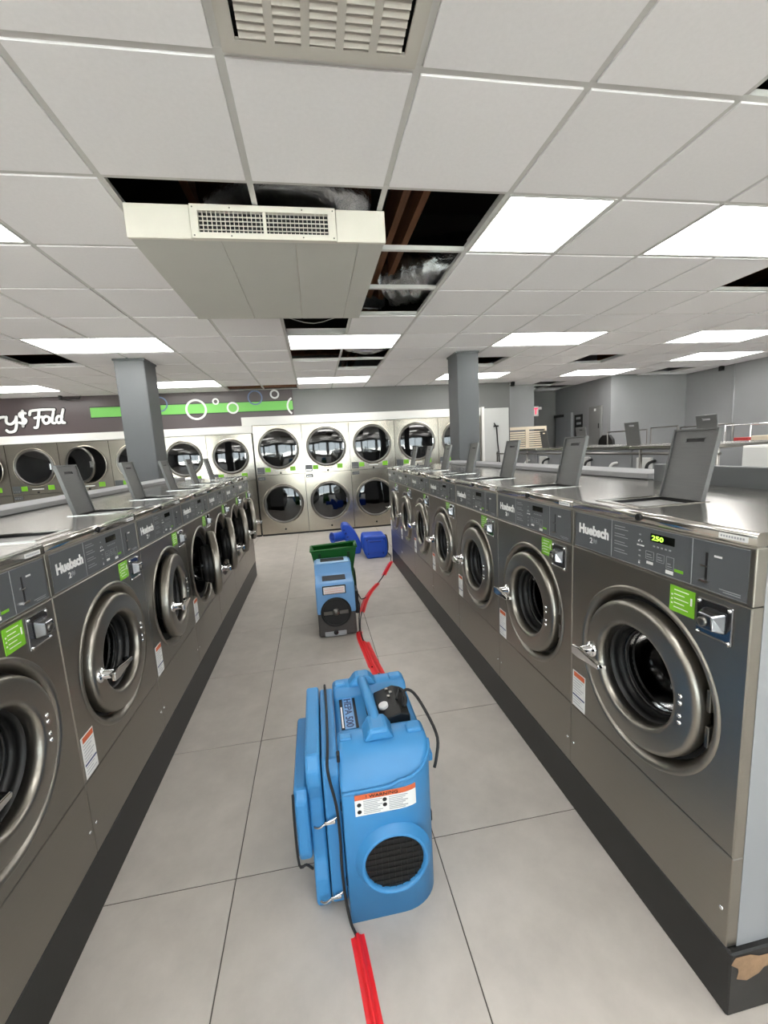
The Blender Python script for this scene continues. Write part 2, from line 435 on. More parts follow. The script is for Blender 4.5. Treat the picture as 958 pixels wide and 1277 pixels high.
for i, j, n in LIGHTS:
    x0, x1, y0, y1 = gx(i) + 0.012, gx(i + n) - 0.012, gy(j) + 0.012, gy(j + 1) - 0.012
    t = thing('ceiling_light', LDESC.get((i, j), 'lit ceiling panel out of view %s, %s' % ({1: 'near the air unit', 5: 'beyond it', -3: 'behind the camera', -7: 'far behind the camera'}.get(j, ''), {1: 'above the aisle', 5: 'one bay right of the aisle', 9: 'two bays right of the aisle', -3: 'one bay left of the aisle', -7: 'two bays left of the aisle', -11: 'three bays left of the aisle'}.get(i, ''))), 'ceiling light', ((x0 + x1) / 2, (y0 + y1) / 2, CZ + 0.002), 0, 'recessed ceiling light panels')
    hx, hy = (x1 - x0) / 2, (y1 - y0) / 2
    f = B()
    f.box(-hx, hx, -hy, -hy + 0.012, 0, 0.06); f.box(-hx, hx, hy - 0.012, hy, 0, 0.06)
    f.box(-hx, -hx + 0.012, -hy + 0.012, hy - 0.012, 0, 0.06); f.box(hx - 0.012, hx, -hy + 0.012, hy - 0.012, 0, 0.06)
    f.box(-hx, hx, -hy, hy, 0.062, 0.07)
    f.build('light_frame', 'ceiling_grid', t)
    B().box(-hx + 0.012, hx - 0.012, -hy + 0.012, hy - 0.012, 0.004, 0.008).build('diffuser', 'diffuser', t)

# return air vent
vx0, vx1, vy0, vy1 = gx(1) + 0.013, gx(2) - 0.013, gy(-1) + 0.013, gy(0) - 0.013
t = thing('return_vent', 'cream louvred return air vent in the ceiling at the top edge', 'vent', ((vx0 + vx1) / 2, (vy0 + vy1) / 2, CZ))
h = (vx1 - vx0) / 2
f = B(); bw = 0.042
f.box(-h, h, -h, -h + bw, -0.006, 0.004); f.box(-h, h, h - bw, h, -0.006, 0.004)
f.box(-h, -h + bw, -h + bw, h - bw, -0.006, 0.004); f.box(h - bw, h, -h + bw, h - bw, -0.006, 0.004)
inn = h - bw; cw = (2 * inn) / 5
for k in range(1, 5): f.box(-inn + cw * k - 0.012, -inn + cw * k + 0.012, -inn, inn, -0.006, 0.004)
f.build('vent_frame', 'vent_cream', t)
B().box(-h, h, -h, h, 0.05, 0.056).build('vent_back', 'black', t)
sl = B(); hw = cw / 2 - 0.012
sl.prism([(0.0125, 0.006), (0.0105, -0.004), (0.003, -0.009), (-0.0085, -0.004), (-0.0125, 0.006), (-0.011, 0.008), (0.0, -0.003), (0.010, 0.008)], 'x', -hw, hw)
slm = sl.mesh('slat')
ns = 20
for c in range(5):
    for k in range(ns):
        ob('slat', slm, 'vent_cream', t, (-inn + cw * (c + 0.5), -inn + (2 * inn) * (k + 0.5) / ns, 0.002))

# flexible ducts and wiring glimpsed above the open cells
def duct(name, pts, rr, label):
    b = B(); P = spline(pts, 12)
    b.tube(P, rr, n=30, sub=1)
    for v in b.bm.verts: v.co += Vector((random.uniform(-1, 1), random.uniform(-1, 1), random.uniform(-1, 1))) * rr * 0.055
    o = b.build(name, 'foil'); tag(o, label, 'duct')
    return o
duct('insulated_duct', [(0.84, 4.05, 3.06), (1.0, 3.92, 3.05), (1.3, 3.78, 3.05), (2.0, 3.7, 3.08)], 0.24, 'crinkled silver insulated duct inside the open cell right of the air unit')
duct('insulated_duct', [(-0.5, 2.95, 3.12), (0.0, 2.75, 3.05), (0.42, 2.9, 3.1)], 0.14, 'silver wrapped duct glimpsed above the air unit front')
duct('insulated_duct', [(-0.3, 4.35, 3.0), (0.2, 4.3, 3.02), (0.8, 4.5, 3.05)], 0.12, 'silver duct in the open cell behind the air unit')
duct('insulated_duct', [(0.55, 5.95, 2.95), (0.9, 5.9, 2.9), (1.3, 5.8, 3.0)], 0.1, 'small silver duct end in far open ceiling cell over the aisle')
o = B().tube([(-0.2, 4.2, 2.78), (0.1, 4.25, 2.72), (0.42, 4.2, 2.80)], 0.004).build('wire', 'pipe_white'); tag(o, 'thin white wire sagging in the open cell behind the air unit', 'wire')

# ------------------------------------------------------------------ ceiling air unit
t = thing('air_handler', 'boxy cream ceiling air unit with a front supply grille over the aisle', 'air conditioner', (-0.165, 2.27, 2.54))
HX, DY, HZ = 0.607, 1.22, 0.145
cs = B(); cs.box(-HX, HX, 0.02, DY, 0.004, HZ)
cs.build('casing', 'ac_cream', t)
fp = B()
gx0, gx1, gz0, gz1 = -0.288, 0.325, 0.022, 0.118
for x0, x1 in ((-HX - 0.006, -0.325), (0.365, HX + 0.006)): B().box(x0, x1, 0, 0.02, -0.004, HZ, bev=0.003, seg=1).build('front_plate', 'ac_cream', t)
fp.box(-0.322, 0.362, -0.008, 0.02, -0.004, gz0); fp.box(-0.322, 0.362, -0.008, 0.02, gz1, HZ)
fp.box(-0.322, gx0, -0.008, 0.02, gz0, gz1); fp.box(gx1, 0.362, -0.008, 0.02, gz0, gz1)
gf = fp.build('grille_frame', 'ac_cream', t)
B().box(gx0, gx1, 0.016, 0.019, gz0, gz1).build('grille_back', 'black', gf)
gb = B()
for k in range(1, 30): gb.box(gx0 + (gx1 - gx0) * k / 30 - 0.0014, gx0 + (gx1 - gx0) * k / 30 + 0.0014, -0.004, 0.006, gz0, gz1)
for k in range(1, 5): gb.box(gx0, gx1, 0.006, 0.012, gz0 + (gz1 - gz0) * k / 5 - 0.0016, gz0 + (gz1 - gz0) * k / 5 + 0.0016)
gb.box((gx0 + gx1) / 2 - 0.008, (gx0 + gx1) / 2 + 0.008, -0.005, 0.008, gz0, gz1)
gb.build('grille_bars', 'ac_cream', gf)
for x in (-0.31, 0.35, -0.14, 0.2):
    for z in (0.008, 0.132): B().lathe([(0.004, 0), (0.003, -0.002), (0, -0.003)], x, z, -0.008, n=8).build('screw', 'steel_dark', gf)
xs = [-HX, -0.165, 0.155, 0.465, HX]
xs = [-HX, -0.195, 0.16, 0.475, HX]
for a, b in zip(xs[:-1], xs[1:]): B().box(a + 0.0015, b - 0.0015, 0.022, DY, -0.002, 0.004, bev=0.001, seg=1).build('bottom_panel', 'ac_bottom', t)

# ------------------------------------------------------------------ columns
def column(label, x0, x1, y0, y1):
    t = thing('column', label, 'column', ((x0 + x1) / 2, (y0 + y1) / 2, 0))
    hx, hy = (x1 - x0) / 2, (y1 - y0) / 2
    B().box(-hx, hx, -hy, hy, 0, CZ + 0.3, bev=0.012).build('shaft', 'column_grey', t)
    B().box(-hx - 0.012, hx + 0.012, -hy - 0.012, hy + 0.012, 0, 0.12, bev=0.004, seg=1).build('skirting', 'black_base', t)
    B().box(-hx - 0.01, hx + 0.01, -hy - 0.01, hy + 0.01, CZ - 0.025, CZ - 0.001, bev=0.004, seg=1).build('collar', 'column_grey', t)
column('square grey column rising behind the left row of washers', -2.165, -1.84, 5.38, 5.75)
column('square grey column rising behind the right row of washers', 1.9, 2.195, 5.34, 5.71)

# ------------------------------------------------------------------ washing machine (front faces -Y, origin at front left bottom)
WW, WD, ZB = 0.66, 0.70, 0.192
DC, DZ = 0.335, 0.573          # door centre
def make_washer():
    t = thing('washing_machine', '', 'washing machine', (0, 0, ZB), 0, 'front-load washing machines')
    # cabinet shell
    c = B()
    c.box(0.0, 0.004, 0.03, WD, 0, 1.045); c.box(WW - 0.004, WW, 0.03, WD, 0, 1.045); c.box(0.004, WW - 0.004, WD - 0.004, WD, 0, 1.045)
    c.box(0.004, WW - 0.004, 0.02, WD - 0.004, 0, 0.004)
    c.build('cabinet', 'cabinet_grey', t)
    # kick panel
    k = B().box(0.001, WW - 0.001, 0.0, 0.034, 0.001, 0.2605, bev=0.003)
    kp = k.build('kick_panel', 'steel', t)
    for u in (0.02, WW - 0.02): B().lathe([(0.006, 0.0), (0.006, -0.002), (0.003, -0.004), (0, -0.004)], u, 0.1, 0, n=10).build('screw', 'chrome', kp)
    # door panel with pressed dish
    p = B(); u0, u1, z0, z1 = 0.0042, WW - 0.0042, 0.2645, 0.903
    hole_panel(p, u0, u1, z0, z1, DC, DZ, 0.272, 0.0, 64)
    prof = [(0.272, 0), (0.2705, -0.0035), (0.266, -0.006), (0.260, -0.0055), (0.254, -0.001), (0.248, 0.006), (0.241, 0.016), (0.236, 0.03), (0.205, 0.032)]
    p.lathe(prof, DC, DZ, 0, n=64)
    e = 0.003
    def strip(a, b, c_, d): p.face([a, b, c_, d])
    o0, o1, q0, q1 = u0 - e, u1 + e, z0 - e, z1 + e
    strip((u0, 0, z0), (u1, 0, z0), (o1, e, q0), (o0, e, q0)); strip((u0, 0, z1), (u1, 0, z1), (o1, e, q1), (o0, e, q1))
    strip((u0, 0, z0), (u0, 0, z1), (o0, e, q1), (o0, e, q0)); strip((u1, 0, z0), (u1, 0, z1), (o1, e, q1), (o1, e, q0))
    for a, b in (((o0, q0), (o1, q0)), ((o0, q1), (o1, q1)), ((o0, q0), (o0, q1)), ((o1, q0), (o1, q1))):
        p.face([(a[0], e, a[1]), (b[0], e, b[1]), (b[0], 0.03, b[1]), (a[0], 0.03, a[1])])
    bmesh.ops.remove_doubles(p.bm, verts=p.bm.verts, dist=0.0002)
    fp = p.build('front_panel', 'steel', t)
    B().lathe([(0.236, 0.0295), (0.20, 0.0305)], DC, DZ, 0, n=48).build('door_gap', 'black', fp)
    # tub throat and drum behind the door
    B().lathe([(0.205, 0.03), (0.19, 0.06), (0.185, 0.09)], DC, DZ, 0, n=40).build('tub_gasket', 'rubber', t)
    B().lathe([(0.185, 0.09), (0.225, 0.10), (0.225, 0.52), (0.1, 0.54), (0, 0.54)], DC, DZ, 0, n=40).build('drum', 'drum', t)
    # door, hinged on the right
    hx, hy = DC + 0.225, 0.012
    def L(b): bmesh.ops.translate(b.bm, verts=b.bm.verts, vec=(-hx, -hy, 0)); return b
    d = B().lathe([(0.205, 0.028), (0.224, 0.026), (0.2265, 0.016), (0.2265, -0.006), (0.224, -0.013), (0.219, -0.018), (0.2125, -0.0200), (0.209, -0.0207), (0.167, -0.0228), (0.163, -0.0228), (0.157, -0.0215), (0.151, -0.017), (0.147, -0.006), (0.144, 0.02), (0.205, 0.028)], DC, DZ, 0, n=64)
    door = L(d).build('door', 'steel', t, loc=(hx, hy, 0))
    g = B().lathe([(0.144, 0.018), (0.138, 0.024), (0.136, 0.036), (0.139, 0.042), (0.131, 0.050), (0.129, 0.062), (0.132, 0.068), (0.122, 0.076), (0.118, 0.09)], DC, DZ, 0, n=48)
    L(g).build('door_gasket', 'rubber', door)
    L(B().lathe([(0.130, 0.058), (0.1235, 0.055), (0.120, 0.06)], DC, DZ, 0, n=48)).build('chrome_ring', 'ring_dark', door)
    gl = B().lathe([(0.121, 0.07), (0.119, 0.10), (0.108, 0.135), (0.08, 0.158), (0.04, 0.168), (0, 0.17)], DC, DZ, 0, n=40)
    L(gl).build('door_glass', 'glass_dark', door)
    # chrome handle: post with lever pointing to the glass
    hb = B()
    hb.lathe([(0.027, -0.02), (0.027, -0.027), (0.021, -0.031), (0.016, -0.034), (0.014, -0.07), (0.0, -0.072)], DC - 0.187, DZ - 0.008, 0, n=20)
    za = DZ - 0.008
    hb.prism([(DC - 0.214, za - 0.016), (DC - 0.214, za + 0.014), (DC - 0.18, za + 0.019), (DC - 0.12, za + 0.011), (DC - 0.072, za + 0.008), (DC - 0.066, za), (DC - 0.072, za - 0.008), (DC - 0.12, za - 0.011), (DC - 0.18, za - 0.019)], 'y', -0.083, -0.068, bev=0.003)
    hb.prism([(DC - 0.1, -0.07), (DC - 0.07, -0.07), (DC - 0.066, -0.058), (DC - 0.08, -0.05)], 'z', za - 0.006, za + 0.006)
    L(hb).build('handle', 'chrome', door)
    for dz in (0.035, 0.015, -0.022, -0.042): L(B().lathe([(0.0065, -0.021), (0.006, -0.0255), (0, -0.027)], DC + 0.176, DZ + dz, 0, n=10)).build('rivet', 'chrome', door)
    for dz in (0.05, -0.05): B().box(hx + 0.0, hx + 0.012, 0.004, 0.03, DZ + dz - 0.03, DZ + dz + 0.03, bev=0.002, seg=1).build('hinge', 'steel_dark', t)
    # control panel
    cp = B().box(0.001, WW - 0.001, 0.0, 0.034, 0.9075, 1.044, bev=0.003).build('control_panel', 'steel', t)
    B().box(0.017, 0.646, -0.0015, 0.002, 0.914, 1.037).build('overlay', 'overlay', cp)
    ln = B()
    ln.box(0.2075, 0.2095, -0.0022, -0.001, 0.915, 1.036); ln.box(0.503, 0.505, -0.0022, -0.001, 0.915, 1.036)
    for (a, b) in ((0.017, 1.0355), (0.017, 0.914)): ln.box(a, 0.646, -0.002, -0.001, b, b + 0.0012)
    for k in range(12):
        zz = 1.02 - k * 0.0082
        if k % 3 != 2: ln.box(0.222, 0.222 + 0.045 + 0.025 * ((k * 7) % 3) / 2, -0.002, -0.001, zz, zz + 0.0024)
    for k in range(6): ln.box(0.325, 0.332, -0.002, -0.001, 0.93 + k * 0.016, 0.934 + k * 0.016)
    for k in range(5): ln.box(0.378 + k * 0.0135, 0.385 + k * 0.0135, -0.002, -0.001, 0.985, 0.989)
    for (a, b, z0, z1) in ((0.352, 0.382, 0.945, 0.968), (0.392, 0.418, 0.945, 0.968), (0.425, 0.45, 0.935, 0.968)):
        for q in ((a, b, z0, z0 + 0.001), (a, b, z1, z1 + 0.001), (a, a + 0.001, z0, z1), (b - 0.001, b, z0, z1)): ln.box(q[0], q[1], -0.002, -0.001, q[2], q[3])
        ln.box(a + 0.004, b - 0.006, -0.002, -0.001, z0 + 0.006, z0 + 0.008); ln.box(a + 0.004, b - 0.010, -0.002, -0.001, z0 + 0.013, z0 + 0.015)
    for k in range(2): ln.box(0.59 - k * 0.01, 0.632, -0.002, -0.001, 0.921 + 0.005 * k, 0.923 + 0.005 * k)
    ln.build('panel_print', 'dim_ink', cp)
    wl = B(); wl.box(0.318, 0.345, -0.002, -0.001, 0.978, 0.982); wl.box(0.322, 0.326, -0.002, -0.001, 0.99, 0.994); wl.box(0.334, 0.337, -0.002, -0.001, 0.991, 0.994)
    wl.box(0.356, 0.38, -0.002, -0.001, 0.931, 0.939); wl.box(0.424, 0.449, -0.002, -0.001, 0.921, 0.931); wl.box(0.325, 0.331, -0.002, -0.001, 0.924, 0.929)
    wl.box(0.563, 0.583, -0.002, -0.001, 1.001, 1.006)
    wl.build('panel_labels', 'white_ink', cp)
    B().box(0.452, 0.480, -0.002, -0.001, 0.933, 0.941).build('start_label', 'sticker_green', cp)
    ob('logo', text_front('Huebsch', 0.05, 0.155, 0.036, 0.04, 0.965, -0.0018, off=0.0022), 'white_ink', cp)
    ob('load_mark', text_front('2', 0.03, 0.014, 0.02, 0.100, 0.938, -0.0018, off=0.0004), 'white_ink', cp)
    lm = B()
    for k, (x, z0, z1) in enumerate(((0.118, 0.940, 0.957), (0.123, 0.943, 0.957), (0.128, 0.940, 0.954), (0.134, 0.942, 0.957))): lm.box(x, x + 0.0025, -0.002, -0.001, z0, z1)
    lm.box(0.117, 0.137, -0.002, -0.001, 0.9485, 0.951); lm.build('load_symbol', 'dim_ink', cp)
    B().box(0.368, 0.450, -0.003, 0.001, 1.000, 1.023, bev=0.001, seg=1).build('display', 'display', cp)
    cs = B().box(0.541, 0.547, -0.0022, 0.001, 0.938, 1.008); cs.build('coin_slot', 'black', cp)
    ct = B().prism([(0.532, 0.938), (0.556, 0.938), (0.553, 0.932), (0.528, 0.932)], 'y', -0.008, 0.0); ct.build('coin_chute', 'chrome', cp); B().box(0.531, 0.549, -0.006, 0, 0.972, 0.976).build('coin_guide', 'chrome', cp)
    # coin box
    cb = B().box(0.527, 0.620, -0.005, 0.002, 0.795, 0.890, bev=0.002, seg=1).build('coin_box_plate', 'chrome_dim', t)
    lk = B(); tb = bmesh.new()
    lo = [(0.548, 0.82), (0.607, 0.82), (0.607, 0.872), (0.548, 0.872)]; hi = [(0.556, 0.828), (0.598, 0.828), (0.592, 0.864), (0.556, 0.864)]
    va = [tb.verts.new((x, -0.005, z)) for x, z in lo]; vb = [tb.verts.new((x, -0.034, z)) for x, z in hi]
    tb.faces.new(vb); tb.faces.new(va[::-1])
    for k in range(4): tb.faces.new([va[k], va[(k + 1) % 4], vb[(k + 1) % 4], vb[k]])
    bmesh.ops.recalc_face_normals(tb, faces=tb.faces); bmesh.ops.bevel(tb, geom=list(tb.edges), offset=0.004, segments=3, profile=0.5, affect='EDGES'); lk.merge(tb)
    lk.build('lock_block', 'chrome_dim', cb)
    B().lathe([(0.012, -0.032), (0.012, -0.038), (0.008, -0.04), (0, -0.04)], 0.572, 0.846, 0, n=16).build('lock_cylinder', 'steel_dark', cb)
    for u, z in ((0.534, 0.883), (0.613, 0.883), (0.534, 0.802), (0.613, 0.802)): B().lathe([(0.005, -0.005), (0.004, -0.009), (0, -0.010)], u, z, 0, n=10).build('screw', 'chrome', cb)
    B().box(0.530, 0.617, -0.010, -0.004, 0.795, 0.802, bev=0.001, seg=1).build('plate_lip', 'steel', cb)
    # stickers
    gs = B().box(0.442, 0.518, -0.0016, 0.0005, 0.824, 0.895).build('green_sticker', 'sticker_green', t)
    pr = B()
    for k in range(5): pr.box(0.456, 0.50 - 0.012 * (k % 2), -0.0022, -0.0012, 0.884 - k * 0.012, 0.8865 - k * 0.012)
    for k in range(3): pr.box(0.447, 0.452, -0.0022, -0.0012, 0.868 - k * 0.012, 0.872 - k * 0.012)
    pr.box(0.506, 0.511, -0.0022, -0.0012, 0.856, 0.876)
    pr.build('sticker_print', 'white_ink', gs)
    ws = B().box(0.012, 0.086, -0.0016, 0.0005, 0.268, 0.414).build('warning_sticker', 'sticker_white', t)
    B().box(0.020, 0.083, -0.0022, -0.0012, 0.392, 0.411).build('warning_header', 'sticker_orange', ws)
    B().box(0.014, 0.084, -0.0022, -0.0012, 0.312, 0.318).build('warning_line', 'sticker_blue', ws)
    pr = B()
    for k in range(10): 
        if k != 6: pr.box(0.018, 0.078 - 0.01 * (k % 3), -0.0022, -0.0012, 0.382 - k * 0.0112, 0.384 - k * 0.0112)
    pr.build('warning_print', 'ink_grey', ws)
    # top lid with soap hopper opening
    f0, f1, g0, g1 = 0.085, 0.252, 0.085, 0.285
    lid = B(); zt, zl = 1.078, 1.047
    xs = [0.001, f0, f1, WW - 0.001]; ys = [0.010, g0, g1, WD]
    for a in range(3):
        for b in range(3):
            if a == 1 and b == 1: continue
            lid.face([(xs[a], ys[b], zt), (xs[a + 1], ys[b], zt), (xs[a + 1], ys[b + 1], zt), (xs[a], ys[b + 1], zt)])
    prof = [(0.010, zt), (0.004, zt - 0.001), (0.0, zt - 0.004), (-0.002, zt - 0.010), (-0.002, zl), (0.03, zl)]
    for (ya, za_), (yb, zb_) in zip(prof[:-1], prof[1:]):
        lid.face([(xs[0], ya, za_), (xs[3], ya, za_), (xs[3], yb, zb_), (xs[0], yb, zb_)], True)
    for x in (xs[0], xs[3]): lid.face([(x, y, z) for y, z in prof] + [(x, WD, zl), (x, WD, zt)])
    lid.face([(xs[0], WD, zt), (xs[3], WD, zt), (xs[3], WD, zl), (xs[0], WD, zl)])
    bmesh.ops.remove_doubles(lid.bm, verts=lid.bm.verts, dist=0.0002)
    lo = lid.build('top_lid', 'steel_top', t)
    B().lathe([(0.011, -0.001), (0.011, -0.007), (0.007, -0.008), (0, -0.008)], 0.322, 1.0625, 0, n=16).build('lid_lock', 'black', lo)
    st = B().box(0.572, 0.640, -0.0032, -0.0015, 1.052, 1.065).build('serial_sticker', 'sticker_white', lo)
    pr = B()
    for k in range(9): pr.box(0.577 + k * 0.0065, 0.581 + k * 0.0065, -0.0038, -0.003, 1.056, 1.061)
    pr.build('serial_print', 'ink_grey', st)
    fr = B()
    for q in ((f0 - 0.03, f1 + 0.01, g0 - 0.035, g0 - 0.030), (f0 - 0.03, f0 - 0.025, g0 - 0.035, g1 + 0.02), (f1 + 0.005, f1 + 0.01, g0 - 0.035, g1 + 0.02)): fr.box(q[0], q[1], q[2], q[3], zt, zt + 0.003)
    fr.build('hopper_trim', 'steel_top', lo)
    tr = B()
    tr.face([(f0, g0, zt - 0.010), (f1, g0, zt - 0.010), (f1, g1, zt - 0.010), (f0, g1, zt - 0.010)])
    tray = tr.build('soap_tray', 'tray', t)
    rm = B()
    for a, b in (((f0, g0), (f1, g0)), ((f1, g0), (f1, g1)), ((f1, g1), (f0, g1)), ((f0, g1), (f0, g0))): rm.face([(a[0], a[1], zt), (b[0], b[1], zt), (b[0], b[1], zt - 0.010), (a[0], a[1], zt - 0.010)])
    rm.build('tray_rim', 'black', tray, fix=False)
    # open hopper flap, leaning back
    W2, HF, TF = 0.170, 0.238, 0.010
    fl = B(); xs = [0, 0.052, 0.122, W2]; zs = [0, 0.194, 0.206, HF]
    for yy in (0, TF):
        for a in range(3):
            for b in range(3):
                if a == 1 and b == 1: continue
                fl.face([(xs[a], yy, zs[b]), (xs[a + 1], yy, zs[b]), (xs[a + 1], yy, zs[b + 1]), (xs[a], yy, zs[b + 1])])
    for a, b in (((0, 0), (W2, 0)), ((W2, 0), (W2, HF)), ((W2, HF), (0, HF)), ((0, HF), (0, 0)), ((xs[1], zs[1]), (xs[2], zs[1])), ((xs[2], zs[1]), (xs[2], zs[2])), ((xs[2], zs[2]), (xs[1], zs[2])), ((xs[1], zs[2]), (xs[1], zs[1]))):
        fl.face([(a[0], 0, a[1]), (b[0], 0, b[1]), (b[0], TF, b[1]), (a[0], TF, a[1])])
    fo = fl.build('hopper_flap', 'flap_grey', t, loc=(f0 - 0.001, g1, zt + 0.002))
    fo.rotation_euler = (math.radians(-13), 0, 0)
    e = B()
    e.box(0, W2, -0.006, 0, HF - 0.005, HF); e.box(0, 0.005, -0.006, 0, 0, HF - 0.005); e.box(W2 - 0.005, W2, -0.006, 0, 0, HF - 0.005)
    e.build('flap_edge', 'flap_grey', fo)
    e = B(); e.box(xs[1] - 0.003, xs[2] + 0.003, -0.0012, 0.0, zs[2], zs[2] + 0.003); e.box(xs[1] - 0.003, xs[2] + 0.003, -0.0012, 0.0, zs[1] - 0.003, zs[1]); e.build('slot_rim', 'flap_grey', fo); B().box(xs[1] + 0.0003, xs[2] - 0.0003, 0.004, 0.009, zs[1] + 0.0003, zs[2] - 0.0003).build('slot_dark_backing', 'black', fo)  # black backing added to paint the see-through slot dark
    e = B().box(0.01, W2 - 0.01, TF, TF + 0.006, -0.004, 0.006); e.build('flap_hinge', 'steel_dark', fo)
    return t

WXR, WXL = 0.9347, -0.8294
WYR = 1.4014; WYL = 0.7294
proto = make_washer()
ordn = ['nearest', 'second', 'third', 'fourth', 'fifth', 'sixth', 'farthest']
LR = ['large front-load washer filling the right foreground, its green display lit', 'second front-load washer of the right row, just behind the lit-display one',
      'third front-load washer from the near end of the right row', 'fourth front-load washer from the near end of the right row',
      'fifth front-load washer from the near end of the right row', 'sixth front-load washer of the right row, next to last',
      'farthest front-load washer of the right row, beside the blue air mover']
LL = ['front-load washer cut by the left edge of the photo, nearest in left row', 'second washer of the left row, closed door with chrome lever across its glass',
      'third washer of the left row, first with its top flap in view', 'fourth washer of the left row, first one with its door ajar',
      'fifth washer of the left row, door ajar', 'sixth washer of the left row, door ajar, next to last', 'farthest washer of the left row, door ajar by the dryers']
AJAR = [0, 0, 5, 19, 17, 17, 15]
for k in range(7):
    o = proto if k == 0 else copy_tree(proto)
    o.location = (WXR, WYR - 0.0 + 0.66 * k, ZB); o.rotation_euler = (0, 0, -PI / 2); o['label'] = LR[k]
for k in range(7):
    o = copy_tree(proto)
    o.location = (WXL, WYL + 0.66 * k, ZB); o.rotation_euler = (0, 0, PI / 2); o['label'] = LL[k]
    if AJAR[k]:
        for ch in o.children:
            if ch.name.startswith('door') and not ch.name.startswith('door_'): ch.rotation_euler = (0, 0, math.radians(AJAR[k]))
# lit digits on the foreground washer
for ch in proto.children:
    if ch.name.startswith('control_panel'):
        ob('display_digits', text_front('250', 0.02, 0.040, 0.014, 0.374, 1.0045, -0.0034, off=0.0004), 'digit_green', ch)

# plinths
def plinth(label, x0, x1, y0, y1):
    t = thing('machine_base', label, 'base', ((x0 + x1) / 2, y0, 0))
    hx = (x1 - x0) / 2
    B().box(-hx, hx, 0, y1 - y0, 0.0, ZB - 0.001, bev=0.004, seg=1).build('base_block', 'black_base', t)
    return t
p1 = plinth('black base curb under the right row of washers', WXR, 1.64, 0.728, WYR + 0.66 * 6)
wr = B()
pts = []
for k in range(14):
    a = 2 * PI * k / 14; rr = 0.055 * (1 + 0.35 * math.sin(3 * a + 1)); pts.append((-0.28 + rr * 1.3 * math.cos(a), 0.145 + rr * 0.62 * math.sin(a)))
wr.face([(x, -0.0008, z) for x, z in pts]); wr.build('worn_patch', 'wear_brown', p1)
plinth('black base curb under the left row of washers', -1.535, WXL, 0.716, WYL + 0.66 * 7)

# utility covers behind the rows
o = tag(B().box(1.645, 1.675, 0.76, 1.82, 0.0, 1.35, bev=0.003, seg=1).build('utility_cover', 'panel_grey'), 'dark grey upright cover panel behind the foreground right washer', 'cover panel')
t = thing('utility_trough', 'light grey capped trough running behind the right row of washers', 'trough', (1.645, 1.85, 0))
B().box(0.0, 0.23, 0, 3.5, 0, 1.270, bev=0.003, seg=1).build('trough_wall', 'panel_grey', t)
B().box(-0.004, 0.235, 0, 3.5, 1.272, 1.302, bev=0.003, seg=1).build('trough_cap', 'wall_grey', t)
t = thing('utility_trough', 'light grey capped trough running behind the left row of washers', 'trough', (-1.78, 0.73, 0))
B().box(0.0, 0.24, 0, 4.6, 0, 1.270, bev=0.003, seg=1).build('trough_wall', 'panel_grey', t)
B().box(-0.004, 0.243, 0, 4.6, 1.272, 1.302, bev=0.003, seg=1).build('trough_cap', 'wall_grey', t)

